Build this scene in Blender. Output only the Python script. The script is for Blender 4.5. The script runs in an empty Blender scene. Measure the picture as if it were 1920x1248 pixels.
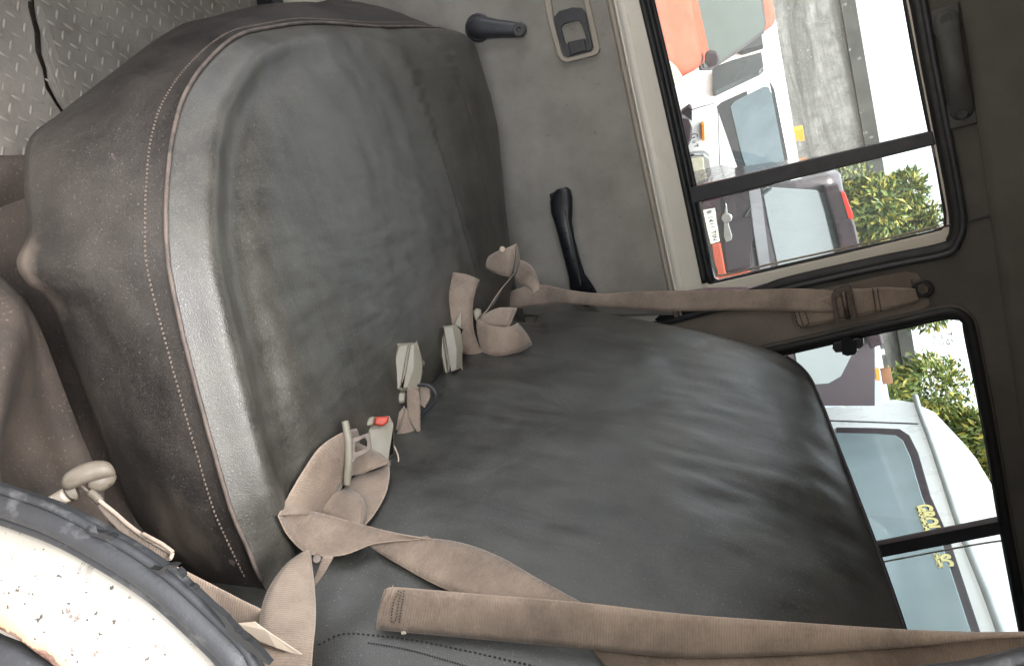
import bpy, bmesh, math, random
import numpy as np
from mathutils import Vector, Matrix, noise
from mathutils.geometry import tessellate_polygon
from mathutils.bvhtree import BVHTree
random.seed(7)
R = math.radians
sc = bpy.context.scene
col = sc.collection

# ------------------------------------------------------------------ camera, sky, sun, exposure
FOC, YAW, PITCH, ROLL = 1376.0, R(12), R(22), R(11.2)
EYE = Vector((0, 0, 1.6))
fw = Vector((math.sin(YAW)*math.cos(PITCH), math.cos(YAW)*math.cos(PITCH), -math.sin(PITCH)))
r0 = Vector((math.cos(YAW), -math.sin(YAW), 0)); u0 = r0.cross(fw)
RT = math.cos(ROLL)*r0 - math.sin(ROLL)*u0        # right in the upright view
UP = math.sin(ROLL)*r0 + math.cos(ROLL)*u0        # up in the upright view
cam = bpy.data.cameras.new('camera'); cam_o = bpy.data.objects.new('camera', cam); col.objects.link(cam_o)
cam.sensor_width = 36; cam.sensor_fit = 'HORIZONTAL'; cam.lens = 36*FOC/1920
cam.clip_start = 0.02; cam.clip_end = 500
X, Y, Z = UP, -RT, -fw                             # the phone was held on its side
cam_o.matrix_world = Matrix(((X[0], Y[0], Z[0], EYE[0]), (X[1], Y[1], Z[1], EYE[1]), (X[2], Y[2], Z[2], EYE[2]), (0, 0, 0, 1)))
sc.camera = cam_o

SUN_EL, SUN_AZ = R(74), R(200)                     # azimuth of the sun, clockwise from +Y
world = bpy.data.worlds.new('World'); sc.world = world; world.use_nodes = True
wn = world.node_tree.nodes; wn.clear()
sky = wn.new('ShaderNodeTexSky'); sky.sky_type = 'NISHITA'; sky.sun_disc = False
sky.sun_elevation = SUN_EL; sky.sun_rotation = SUN_AZ; sky.air_density = 1.0; sky.dust_density = 5.0; sky.ozone_density = 1.0
bg = wn.new('ShaderNodeBackground'); bg.inputs['Strength'].default_value = 0.15
wo = wn.new('ShaderNodeOutputWorld')
hsv = wn.new('ShaderNodeHueSaturation'); hsv.inputs['Saturation'].default_value = .18    # overcast: almost white
world.node_tree.links.new(sky.outputs[0], hsv.inputs['Color']); world.node_tree.links.new(hsv.outputs[0], bg.inputs[0]); world.node_tree.links.new(bg.outputs[0], wo.inputs[0])
sun = bpy.data.lights.new('sun', 'SUN'); sun.energy = 0.5; sun.angle = R(25); sun.color = (1, .955, .89)
sun_o = bpy.data.objects.new('sun', sun); col.objects.link(sun_o)
sd = Vector((math.sin(SUN_AZ)*math.cos(SUN_EL), math.cos(SUN_AZ)*math.cos(SUN_EL), math.sin(SUN_EL)))
sun_o.rotation_euler = sd.to_track_quat('Z', 'Y').to_euler(); sun_o.location = sd*30
sc.view_settings.view_transform = 'Standard'; sc.view_settings.look = 'None'
sc.view_settings.exposure = 2.4; sc.view_settings.gamma = 1; sc.view_settings.use_curve_mapping = False
sc.render.engine = 'CYCLES'
sc.cycles.use_denoising = True; sc.cycles.max_bounces = 10; sc.cycles.diffuse_bounces = 5
sc.cycles.transparent_max_bounces = 16; sc.cycles.caustics_reflective = False; sc.cycles.caustics_refractive = False
sc.cycles.sample_clamp_indirect = 8

# ------------------------------------------------------------------ measuring the place from the photograph's sight lines
def sight(x, y): return fw + UP*((x-960)/FOC) + RT*((y-624)/FOC)
def on(x, y, n, q):
    v = sight(x, y); n = Vector(n); return EYE + v*(n.dot(Vector(q)-EYE)/n.dot(v))
def atz(x, y, z): return on(x, y, (0, 0, 1), (0, 0, z))
def aty(x, y, yy): return on(x, y, (0, 1, 0), (0, yy, 0))
def atd(x, y, d): return EYE + sight(x, y)*d
TAU = R(10)
W0 = Vector((0, 1.884, 1.29)); WX = Vector((1, 0, 0)); WS = Vector((0, -math.sin(TAU), math.cos(TAU))); WN = Vector((0, -math.cos(TAU), -math.sin(TAU)))
def wl(x, y, c=0):                                  # point on the leaning upper side wall, c metres towards the cabin
    return on(x, y, WN, W0+WN*c)
def wab(p): d = p-W0; return (d.dot(WX), d.dot(WS))
def wpt(a, b, c=0): return W0+WX*a+WS*b+WN*c

# ------------------------------------------------------------------ materials
def newmat(name):
    m = bpy.data.materials.new(name); m.use_nodes = True; nt = m.node_tree; nt.nodes.clear()
    out = nt.nodes.new('ShaderNodeOutputMaterial'); b = nt.nodes.new('ShaderNodeBsdfPrincipled')
    nt.links.new(b.outputs[0], out.inputs[0])
    return m, nt, b, out
class G:
    def __init__(s, nt): s.nt = nt; s.L = nt.links.new; s._tc = None
    def n(s, t, **k):
        o = s.nt.nodes.new(t)
        for a, v in k.items(): setattr(o, a, v)
        return o
    def tc(s, which='Object'):
        if s._tc is None: s._tc = s.n('ShaderNodeTexCoord')
        return s._tc.outputs[which]
    def map(s, scale=(1, 1, 1), which='Object', rot=(0, 0, 0)):
        m = s.n('ShaderNodeMapping'); m.inputs['Scale'].default_value = scale; m.inputs['Rotation'].default_value = rot
        s.L(s.tc(which), m.inputs['Vector']); return m.outputs[0]
    def noise(s, scale, detail=4, rough=.55, vec=None, dist=0):
        o = s.n('ShaderNodeTexNoise'); o.inputs['Scale'].default_value = scale; o.inputs['Detail'].default_value = detail
        o.inputs['Roughness'].default_value = rough; o.inputs['Distortion'].default_value = dist
        s.L(vec if vec is not None else s.tc(), o.inputs['Vector']); return o.outputs['Fac']
    def vor(s, scale, feature='F1', vec=None, out='Distance'):
        o = s.n('ShaderNodeTexVoronoi', feature=feature); o.inputs['Scale'].default_value = scale
        s.L(vec if vec is not None else s.tc(), o.inputs['Vector']); return o.outputs[out]
    def ramp(s, fac, stops):
        o = s.n('ShaderNodeValToRGB'); e = o.color_ramp.elements
        while len(e) < len(stops): e.new(.5)
        for i, (p, c) in enumerate(stops):
            e[i].position = p; e[i].color = (c, c, c, 1) if isinstance(c, (int, float)) else (*c, 1)
        s.L(fac, o.inputs[0]); return o.outputs[0]
    def mix(s, fac, a, b, mode='MIX'):
        o = s.n('ShaderNodeMix', data_type='RGBA', blend_type=mode)
        for sock, v in ((o.inputs[0], fac), (o.inputs[6], a), (o.inputs[7], b)):
            if isinstance(v, (int, float)): sock.default_value = v if sock.type == 'VALUE' else (v, v, v, 1)
            elif isinstance(v, tuple): sock.default_value = (*v, 1)
            else: s.L(v, sock)
        return o.outputs[2]
    def math(s, op, a, b=0.0, c=None):
        o = s.n('ShaderNodeMath', operation=op)
        for k, v in ((0, a), (1, b), (2, c)):
            if v is None: continue
            if isinstance(v, (int, float)): o.inputs[k].default_value = v
            else: s.L(v, o.inputs[k])
        return o.outputs[0]
    def bump(s, h, strength=.3, dist=.002, nrm=None):
        o = s.n('ShaderNodeBump'); o.inputs['Strength'].default_value = strength; o.inputs['Distance'].default_value = dist
        s.L(h, o.inputs['Height'])
        if nrm is not None: s.L(nrm, o.inputs['Normal'])
        return o.outputs[0]

def simple(name, c, rough=.5, metal=0, var=.25, vs=8, c2=None, bump=0, bs=200, spots=None, coat=0, spec=None, grit=None):
    m, nt, b, out = newmat(name); g = G(nt)
    dark = tuple(v*(1-var) for v in c) if c2 is None else c2
    cc = g.mix(g.ramp(g.noise(vs, 6, .62), [(.35, 0), (.68, 1)]), c, dark)
    if spots:
        sc_, lo, hi, scol = spots
        cc = g.mix(g.ramp(g.noise(sc_, 5, .6), [(lo, 0), (hi, 1)]), cc, scol)
    if grit: cc = g.mix(g.ramp(g.noise(240, 3, .6), [(.62, 0), (.70, .7)]), cc, grit)
    g.L(cc, b.inputs['Base Color'])
    rr = g.ramp(g.noise(vs*2.3, 4), [(.3, max(.02, rough-.1)), (.7, min(1, rough+.1))]); g.L(rr, b.inputs['Roughness'])
    b.inputs['Metallic'].default_value = metal; b.inputs['Coat Weight'].default_value = coat
    if spec is not None: b.inputs['Specular IOR Level'].default_value = spec
    if bump: g.L(g.bump(g.noise(bs, 4, .6), bump, .002), b.inputs['Normal'])
    return m

def vinyl(name, base, dust, dustlo, dusthi, streak=(3, 40, 3), rough=.34, wr=.3, spec=.55, scratch=(60, 4, 60)):
    m, nt, b, out = newmat(name); g = G(nt)
    big = g.noise(5.5, 8, .66, dist=.6)
    fine = g.noise(240, 3, .7)
    st = g.noise(1, 6, .65, g.map(streak), dist=.3)
    cell = g.vor(330, 'DISTANCE_TO_EDGE')
    blot = g.math('ADD', g.math('MULTIPLY', big, .55), g.math('ADD', g.math('MULTIPLY', st, .27), g.math('MULTIPLY', fine, .22)))
    f = g.ramp(blot, [(dustlo, 0), (dusthi, 1)])
    c = g.mix(f, base, dust)
    crk = g.ramp(cell, [(.0, .55), (.10, 0)])                              # dust caught in the grain
    c = g.mix(g.math('MULTIPLY', crk, g.ramp(big, [(.4, .25), (.6, 1)])), c, tuple(v*1.5 for v in dust))
    sp = g.ramp(g.noise(420, 2, .5), [(.67, 0), (.72, .5)])                # pale grit
    c = g.mix(sp, c, (.26, .225, .20))
    scr = g.ramp(g.noise(1, 4, .6, g.map(scratch, rot=(.1, .06, .12)), dist=.5), [(.69, 0), (.70, .35)])
    c = g.mix(g.math('MULTIPLY', scr, g.ramp(g.noise(4, 3), [(.5, 0), (.6, 1)])), c, (.24, .20, .18))
    g.L(c, b.inputs['Base Color'])
    g.L(g.ramp(g.math('ADD', g.math('MULTIPLY', blot, .7), g.math('MULTIPLY', fine, .3)), [(.38, rough-.07), (.66, rough+.16)]), b.inputs['Roughness'])
    n1 = g.bump(g.ramp(cell, [(0, 0), (.16, 1)]), .16, .0010)
    wrk = g.noise(1, 4, .6, g.map(streak), dist=.4)
    n2 = g.bump(wrk, wr, .005, n1)
    n3 = g.bump(g.noise(9, 3), .2, .006, n2)
    g.L(n3, b.inputs['Normal']); b.inputs['Specular IOR Level'].default_value = spec
    return m

def webbing(name, c, dirt, ribs=620, dl=.45, dh=.75):
    m, nt, b, out = newmat(name); g = G(nt)
    uv = g.tc('UV'); sx = g.n('ShaderNodeSeparateXYZ'); g.L(uv, sx.inputs[0])
    rib = g.math('SINE', g.math('MULTIPLY', sx.outputs[1], ribs*2*math.pi/1.0*.5))
    rib2 = g.math('SINE', g.math('MULTIPLY', sx.outputs[0], 26*math.pi))
    nz = g.noise(14, 6, .66); nf = g.noise(260, 3, .7)
    f = g.ramp(g.math('ADD', g.math('MULTIPLY', nz, .75), g.math('MULTIPLY', nf, .25)), [(dl, 0), (dh, 1)])
    cc = g.mix(f, c, dirt)
    ribf = g.math('MULTIPLY_ADD', rib, .5, .5)
    cc = g.mix(g.math('MULTIPLY', ribf, .26), cc, tuple(v*.45 for v in c))
    e = g.math('ABSOLUTE', g.math('SUBTRACT', sx.outputs[0], .5)); ef = g.ramp(e, [(.465, 0), (.49, .5)])
    cc = g.mix(ef, cc, tuple(min(.8, v*1.4) for v in c))
    g.L(cc, b.inputs['Base Color']); b.inputs['Roughness'].default_value = .72
    b.inputs['Sheen Weight'].default_value = .25; b.inputs['Sheen Roughness'].default_value = .5
    g.L(g.bump(g.math('ADD', rib, g.math('MULTIPLY', rib2, .08)), .35, .0006), b.inputs['Normal'])
    return m

def glass_mat(name, tint=(.93, .96, .95), gloss=.10, haze=0.0):
    m = bpy.data.materials.new(name); m.use_nodes = True; nt = m.node_tree; nt.nodes.clear(); g = G(nt)
    out = g.n('ShaderNodeOutputMaterial'); t = g.n('ShaderNodeBsdfTransparent'); t.inputs[0].default_value = (*tint, 1)
    gl = g.n('ShaderNodeBsdfGlossy'); gl.inputs['Roughness'].default_value = .02
    fr = g.n('ShaderNodeFresnel'); fr.inputs['IOR'].default_value = 1.5
    mx = g.n('ShaderNodeMixShader'); g.L(fr.outputs[0], mx.inputs[0]); g.L(t.outputs[0], mx.inputs[1]); g.L(gl.outputs[0], mx.inputs[2])
    last = mx.outputs[0]
    if haze:
        df = g.n('ShaderNodeBsdfTranslucent'); df.inputs[0].default_value = (.8, .88, .86, 1)
        m2 = g.n('ShaderNodeMixShader'); m2.inputs[0].default_value = haze
        g.L(last, m2.inputs[1]); g.L(df.outputs[0], m2.inputs[2]); last = m2.outputs[0]
    g.L(last, out.inputs[0]); return m

VINYL_TOP = vinyl('vinyl_cushion', (.022, .0205, .0185), (.088, .083, .069), .37, .66, streak=(4, 22, 3), rough=.355, wr=.16, spec=.65, scratch=(4, 70, 20))
VINYL_SIDE = vinyl('vinyl_side', (.014, .0125, .012), (.060, .052, .046), .40, .70, streak=(5, 5, 7), rough=.46, wr=.2, spec=.45)
VINYL_BACK = vinyl('vinyl_backrest', (.013, .013, .0125), (.058, .058, .050), .41, .68, streak=(6, 20, 3), rough=.35, wr=.16, spec=.9, scratch=(10, 70, 4))
def dust_blob(m, spots, tint):
    """brown dust rubbed into the cover at given places (centre, radius, amount)"""
    nt = m.node_tree; g = G(nt); b = [n for n in nt.nodes if n.type == 'BSDF_PRINCIPLED'][0]
    c = b.inputs['Base Color'].links[0].from_socket; r = b.inputs['Roughness'].links[0].from_socket
    nz = g.noise(16, 7, .7)
    for p, rad, amt in spots:
        d = g.n('ShaderNodeVectorMath', operation='DISTANCE'); g.L(g.tc(), d.inputs[0]); d.inputs[1].default_value = p
        f = g.ramp(g.math('ADD', g.math('DIVIDE', d.outputs['Value'], rad), g.math('MULTIPLY', g.math('SUBTRACT', nz, .5), 1.6)), [(.25, amt), (1.0, 0)])
        c = g.mix(f, c, tint); r = g.mix(f, r, .8)
    g.L(c, b.inputs['Base Color']); g.L(r, b.inputs['Roughness'])
dust_blob(VINYL_SIDE, [(atz(48, 492, .70), .045, .8), (atz(85, 545, .70), .05, .5), (aty(345, 1010, .66), .09, .6), (aty(180, 760, .68), .07, .35)], (.17, .135, .11))
WEB = webbing('seat_belt_webbing', (.35, .268, .205), (.185, .14, .108), dl=.40, dh=.62)
WEB_FAR = webbing('seat_belt_webbing_grimy', (.37, .29, .23), (.165, .13, .105), dl=.38, dh=.66)
FABRIC = simple('door_fabric', (.34, .322, .288), .9, var=.3, vs=7, bump=.35, bs=520, spots=(60, .66, .74, (.2, .18, .16)))
HEADLINER = simple('headliner_fabric', (.132, .128, .117), .95, var=.3, vs=5, bump=.4, bs=420)
CREAMP = simple('cream_paint', (.80, .76, .67), .35, var=.06, vs=4, spots=(95, .73, .76, (.2, .14, .1)), coat=.3)
BEIGEPL = simple('beige_plastic', (.29, .265, .208), .42, var=.14, vs=14, bump=.08, bs=300, spots=(40, .64, .76, (.30, .24, .18)))
BEIGETRIM = simple('beige_trim', (.42, .37, .31), .6, var=.2, vs=12)
RUBBER = simple('black_rubber', (.018, .019, .021), .5, var=.4, vs=15, bump=.1, bs=300)
SEALRUB = simple('weathered_rubber', (.034, .036, .041), .58, var=.4, vs=11, bump=.35, bs=240, spots=(34, .56, .66, (.075, .075, .078)))
BLACKPL = simple('black_plastic', (.014, .016, .020), .34, var=.3, vs=30)
DKPL = simple('dark_grey_plastic', (.045, .047, .055), .45, var=.3, vs=30, bump=.1, bs=500)
GRIPPL = simple('grey_grip_plastic', (.085, .088, .085), .6, var=.3, vs=25)
STEEL = simple('worn_steel', (.30, .26, .23), .34, metal=1, var=.35, vs=40)
STEELD = simple('dull_steel', (.16, .13, .11), .45, metal=.5, var=.4, vs=50)
CHROME = simple('chrome', (.42, .42, .42), .12, metal=1, var=.15, vs=20)
REDPL = simple('red_button', (.58, .06, .028), .42, var=.2, vs=60)
THREAD = simple('pale_thread', (.19, .15, .125), .8, var=.3, vs=80)
DTHREAD = simple('dark_thread', (.02, .017, .016), .8, var=.3, vs=80)
PIPING = simple('worn_piping', (.15, .118, .10), .62, var=.45, vs=30, spots=(25, .52, .66, (.06, .05, .046)))
PLATE = simple('dirty_tread_steel', (.235, .215, .188), .62, metal=.25, var=.35, vs=9, bump=.3, bs=160, spots=(18, .60, .74, (.15, .12, .10)))
TREADM = simple('polished_tread', (.31, .285, .25), .5, metal=.3, var=.3, vs=40)
DUSTY = simple('dusty_brown_metal', (.070, .054, .044), .85, var=.45, vs=9, bump=.45, bs=120, spots=(13, .50, .72, (.03, .026, .023)), grit=(.20, .16, .13))
PAPER = simple('cream_cloth', (.62, .52, .42), .8, var=.15, vs=30)

def rusty_white():
    m, nt, b, out = newmat('chipped_white_paint'); g = G(nt)
    c = g.mix(g.ramp(g.noise(7, 5), [(.4, 0), (.7, 1)]), (.36, .342, .305), (.29, .27, .23))
    scr = g.ramp(g.noise(1, 6, .7, g.map((26, 26, 60), rot=(.5, .3, .8)), dist=1.2), [(.605, 0), (.63, 1)])
    scm = g.math('MULTIPLY', scr, g.ramp(g.noise(9, 3), [(.42, 0), (.55, 1)]))
    c = g.mix(g.math('MULTIPLY', scm, .8), c, (.13, .115, .10))
    chip = g.ramp(g.noise(48, 5, .68), [(.65, 0), (.67, 1)])
    c = g.mix(chip, c, (.16, .125, .105))
    tiny = g.ramp(g.noise(170, 2, .5), [(.675, 0), (.69, 1)])
    c = g.mix(tiny, c, (.06, .05, .045))
    uv = g.n('ShaderNodeSeparateXYZ'); g.L(g.tc('UV'), uv.inputs[0])
    edge = g.math('ADD', uv.outputs[0], g.math('MULTIPLY', g.math('SUBTRACT', g.noise(30, 6, .7), .5), .55))
    stain = g.ramp(edge, [(.68, 0), (.92, .75)]); c = g.mix(stain, c, (.55, .30, .12))
    rust = g.ramp(edge, [(.845, 0), (.875, 1)]); rc = g.mix(g.ramp(g.noise(120, 5), [(.4, 0), (.6, 1)]), (.10, .035, .018), (.22, .14, .12))
    c = g.mix(rust, c, rc)
    g.L(c, b.inputs['Base Color']); g.L(g.mix(rust, .38, .9), b.inputs['Roughness'])
    g.L(g.bump(g.math('SUBTRACT', 1.0, g.math('ADD', chip, rust)), .5, .0015), b.inputs['Normal'])
    return m
RUSTY = rusty_white()

# ------------------------------------------------------------------ mesh helpers
def link(name, me, mat, parent=None, smooth=True, kind=None, loc=None):
    o = bpy.data.objects.new(name, me)
    col.objects.link(o)
    if mat is not None and not me.materials: me.materials.append(mat)
    if smooth:
        me.polygons.foreach_set('use_smooth', [True]*len(me.polygons))
    if parent is not None:
        o.parent = parent
        if parent.type == 'EMPTY': o.matrix_parent_inverse = Matrix.Translation(-parent.location)
    if kind: o['kind'] = kind
    return o
def raw(name, vs, fs, mat, parent=None, smooth=True, kind=None, uvs=None, sharp=None):
    me = bpy.data.meshes.new(name); me.from_pydata([tuple(v) for v in vs], [], fs); me.update()
    if uvs is not None:
        l = me.uv_layers.new(name='UV')
        for p in me.polygons:
            for li in p.loop_indices: l.data[li].uv = uvs[me.loops[li].vertex_index]
    bm = bmesh.new(); bm.from_mesh(me); bmesh.ops.recalc_face_normals(bm, faces=bm.faces); bm.to_mesh(me); bm.free()
    o = link(name, me, mat, parent, smooth, kind)
    if smooth and sharp: 
        me.set_sharp_from_angle(angle=R(sharp))
    return o
def thing(name, label, cat, loc=(0, 0, 0), group=None):
    o = bpy.data.objects.new(name, None); col.objects.link(o); o.location = loc; o.empty_display_size = .05
    o['label'] = label; o['category'] = cat
    if group: o['group'] = group
    return o
def tag(o, label, cat, group=None):
    o['label'] = label; o['category'] = cat
    if group: o['group'] = group
    return o
def cr(p, n, closed=False):
    """Catmull-Rom through p, resampled evenly to n points"""
    p = [Vector(q) for q in p]; m = len(p); out = []
    seg = m if closed else m-1
    for i in range(seg):
        a = p[(i-1) % m] if closed or i > 0 else 2*p[0]-p[1]
        b_, c_ = p[i], p[(i+1) % m]
        d_ = p[(i+2) % m] if closed or i+2 < m else 2*p[-1]-p[-2]
        for k in range(16):
            t = k/16
            out.append(.5*((2*b_)+(c_-a)*t+(2*a-5*b_+4*c_-d_)*t*t+(3*b_-a-3*c_+d_)*t**3))
    out.append(p[0].copy() if closed else p[-1].copy())
    L = [0]
    for i in range(1, len(out)): L.append(L[-1]+(out[i]-out[i-1]).length)
    res = []; j = 0; N = n if closed else n-1
    for k in range(n):
        s = L[-1]*k/N
        while j < len(L)-2 and L[j+1] < s: j += 1
        t = 0 if L[j+1] == L[j] else (s-L[j])/(L[j+1]-L[j])
        res.append(out[j].lerp(out[j+1], min(1, t)))
    return res
def frames(pts, up=None, closed=False):
    T = []
    n = len(pts)
    for i in range(n):
        a = pts[(i-1) % n] if closed or i > 0 else pts[i]; b_ = pts[(i+1) % n] if closed or i < n-1 else pts[i]
        t = (b_-a); T.append(t.normalized() if t.length > 1e-9 else Vector((1, 0, 0)))
    N = []
    u = Vector(up) if up is not None else (Vector((0, 0, 1)) if abs(T[0].z) < .9 else Vector((1, 0, 0)))
    for t in T:
        if up is not None: u = Vector(up)
        nn = u-t*u.dot(t)
        if nn.length < 1e-6: nn = t.orthogonal()
        nn.normalize(); N.append(nn); u = nn
    return T, N, [t.cross(nn) for t, nn in zip(T, N)]
def sweep(name, pts, prof, mat, parent=None, up=None, closed=False, capped=True, scale=None, kind=None, sharp=None, uv=False):
    """sweep closed profile [(n,b),...] along pts"""
    T, N, B = frames(pts, up, closed); m = len(prof); vs = []; fs = []; uvs = []
    for i, p in enumerate(pts):
        s = scale[i] if scale else 1
        for k, (a, b_) in enumerate(prof): vs.append(p+N[i]*a*s+B[i]*b_*s); uvs.append((k/m, i/len(pts)))
    n = len(pts)
    for i in range(n if closed else n-1):
        j = (i+1) % n
        for k in range(m): fs.append((i*m+k, j*m+k, j*m+(k+1) % m, i*m+(k+1) % m))
    if capped and not closed: fs.append(tuple(range(m))[::-1]); fs.append(tuple((n-1)*m+k for k in range(m)))
    return raw(name, vs, fs, mat, parent, True, kind, uvs if uv else None, sharp)
def tube(name, pts, r, mat, parent=None, seg=10, closed=False, flat=1, up=None, scale=None, kind=None):
    prof = [(r*math.cos(2*math.pi*k/seg), r*flat*math.sin(2*math.pi*k/seg)) for k in range(seg)]
    return sweep(name, pts, prof, mat, parent, up, closed, True, scale, kind)
def plate(name, outer, holes, fpt, c0, c1, mat, parent=None, bev=0, kind=None, smooth=False):
    """solid plate in 2D coordinates with holes; fpt(a,b,c) maps to the world; c1 is the front"""
    loops = [list(outer)]+[list(h) for h in holes]
    flat = [q for l in loops for q in l]
    tris = tessellate_polygon([[Vector((a, b_, 0)) for a, b_ in l] for l in loops])
    n = len(flat); vs = [fpt(a, b_, c1) for a, b_ in flat]+[fpt(a, b_, c0) for a, b_ in flat]
    fs = [tuple(t) for t in tris]+[tuple(n+i for i in t[::-1]) for t in tris]
    k = 0
    for l in loops:
        m = len(l)
        for i in range(m): fs.append((k+i, k+(i+1) % m, n+k+(i+1) % m, n+k+i))
        k += m
    o = raw(name, vs, fs, mat, parent, smooth, kind)
    if bev:
        md = o.modifiers.new('bevel', 'BEVEL'); md.width = bev; md.segments = 2; md.limit_method = 'ANGLE'; md.angle_limit = R(40)
    return o
def rbox(name, size, mat, parent=None, M=None, bev=.004, seg=2, taper=None):
    bm = bmesh.new(); bmesh.ops.create_cube(bm, size=1)
    for v in bm.verts: v.co = Vector((v.co.x*size[0], v.co.y*size[1], v.co.z*size[2]))
    if taper:
        for v in bm.verts:
            if v.co.z > 0: v.co.x *= taper; v.co.y *= taper
    if bev: bmesh.ops.bevel(bm, geom=bm.edges[:], offset=bev, segments=seg, profile=.6, affect='EDGES')
    if M is not None: bmesh.ops.transform(bm, matrix=M, verts=bm.verts)
    me = bpy.data.meshes.new(name); bm.to_mesh(me); bm.free()
    o = link(name, me, mat, parent, True); me.set_sharp_from_angle(angle=R(35)); return o
def basis(o, x, y, z): return Matrix(((x[0], y[0], z[0], o[0]), (x[1], y[1], z[1], o[1]), (x[2], y[2], z[2], o[2]), (0, 0, 0, 1)))
def disc(name, ctr, nrm, r, h, mat, parent=None, seg=24, bev=.0015, hole=0):
    nrm = nrm.normalized(); x = nrm.orthogonal().normalized(); y = nrm.cross(x)
    if hole: prof = [(hole, 0), (hole, h), (r-bev, h), (r, h-bev), (r, 0)]
    else: prof = [(0, h), (r-bev, h), (r, h-bev), (r, 0), (0, 0)]
    vs = []; fs = []; m = len(prof)
    for k in range(seg):
        a = 2*math.pi*k/seg; d = x*math.cos(a)+y*math.sin(a)
        for rr, hh in prof: vs.append(ctr+d*rr+nrm*hh)
    for k in range(seg):
        j = (k+1) % seg
        for q in range(m if hole else m-1): fs.append((k*m+q, j*m+q, j*m+(q+1) % m, k*m+(q+1) % m))
    me = bpy.data.meshes.new(name); me.from_pydata([tuple(v) for v in vs], [], fs)
    bm = bmesh.new(); bm.from_mesh(me); bmesh.ops.remove_doubles(bm, verts=bm.verts, dist=1e-6); bmesh.ops.recalc_face_normals(bm, faces=bm.faces); bm.to_mesh(me); bm.free()
    o = link(name, me, mat, parent, True); me.set_sharp_from_angle(angle=R(40)); return o
def text(name, body, size, M, mat, parent, ext=.0004, bold=0):
    cu = bpy.data.curves.new(name, 'FONT'); cu.body = body; cu.size = size; cu.extrude = ext; cu.offset = bold; cu.align_x = 'CENTER'; cu.align_y = 'CENTER'
    t = bpy.data.objects.new('tmp', cu); col.objects.link(t)
    me = bpy.data.meshes.new_from_object(t); bpy.data.objects.remove(t)
    me.transform(M); me.materials.clear(); return link(name, me, mat, parent, False)

# collision surfaces for things that lie on the seat
SURF = {}
def remember(key, o):
    me = o.data; SURF[key] = BVHTree.FromPolygons([v.co.copy() for v in me.vertices], [tuple(p.vertices) for p in me.polygons])
def hit(x, y, keys=('cushion', 'back', 'panel')):
    v = sight(x, y); best = None
    for k in keys:
        if k in SURF:
            h = SURF[k].ray_cast(EYE, v.normalized(), 20)
            if h[0] is not None and (best is None or h[3] < best[1]): best = (h[0], h[3])
    return best[0] if best else atd(x, y, 1.2)
def lift(x, y, l, keys=('cushion', 'back', 'panel')):
    p = hit(x, y, keys); return p-sight(x, y).normalized()*l
def pt(s):
    """(x, y, lift) on the seat, or (x, y, 'd', depth)"""
    if len(s) == 4: return atd(s[0], s[1], s[3])
    return lift(s[0], s[1], s[2])
def ribbon(name, stations, mat, parent=None, n=60, thick=.0016, cup=0.0, w=7, smoothing=0):
    A = [pt(s[0]) for s in stations]; B = [pt(s[1]) for s in stations]
    A = cr(A, n); B = cr(B, n)
    for _ in range(smoothing):
        for S in (A, B):
            S[1:-1] = [(S[i-1]+S[i]*2+S[i+1])/4 for i in range(1, n-1)]
    vs = []; uvs = []; L = 0
    for i in range(n):
        if i: L += ((A[i]+B[i])/2-(A[i-1]+B[i-1])/2).length
        a, b_ = A[i], B[i]
        t = ((A[min(i+1, n-1)]+B[min(i+1, n-1)])-(A[max(i-1, 0)]+B[max(i-1, 0)]))
        nn = (b_-a).cross(t); nn = nn.normalized() if nn.length > 1e-9 else Vector((0, 0, 1))
        if nn.dot(EYE-a) < 0: nn = -nn
        for k in range(w):
            u = k/(w-1); vs.append(a.lerp(b_, u)+nn*cup*(1-(2*u-1)**2)); uvs.append((u, L))
    fs = [(i*w+k, (i+1)*w+k, (i+1)*w+k+1, i*w+k+1) for i in range(n-1) for k in range(w-1)]
    o = raw(name, vs, fs, mat, parent, True, None, uvs)
    md = o.modifiers.new('thickness', 'SOLIDIFY'); md.thickness = thick; md.offset = 0
    return o
def loft(name, rings, mat, parent=None, cap0=True, cap1=True, kind=None, sharp=None, uv=False):
    m = len(rings[0]); vs = [v for r in rings for v in r]; fs = []
    for i in range(len(rings)-1):
        for k in range(m): fs.append((i*m+k, i*m+(k+1) % m, (i+1)*m+(k+1) % m, (i+1)*m+k))
    if cap0: fs.append(tuple(range(m)))
    if cap1: fs.append(tuple((len(rings)-1)*m+k for k in range(m))[::-1])
    return raw(name, vs, fs, mat, parent, True, kind, None, sharp)
def sheet(name, rows, mat, parent=None, kind=None, thick=0, uv=True):
    n = len(rows[0]); vs = [v for r in rows for v in r]
    fs = [(i*n+k, i*n+k+1, (i+1)*n+k+1, (i+1)*n+k) for i in range(len(rows)-1) for k in range(n-1)]
    uvs = [(i/(len(rows)-1), k/(n-1)) for i in range(len(rows)) for k in range(n)]
    o = raw(name, vs, fs, mat, parent, True, kind, uvs if uv else None)
    if thick: md = o.modifiers.new('thickness', 'SOLIDIFY'); md.thickness = thick; md.offset = 0
    return o
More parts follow.
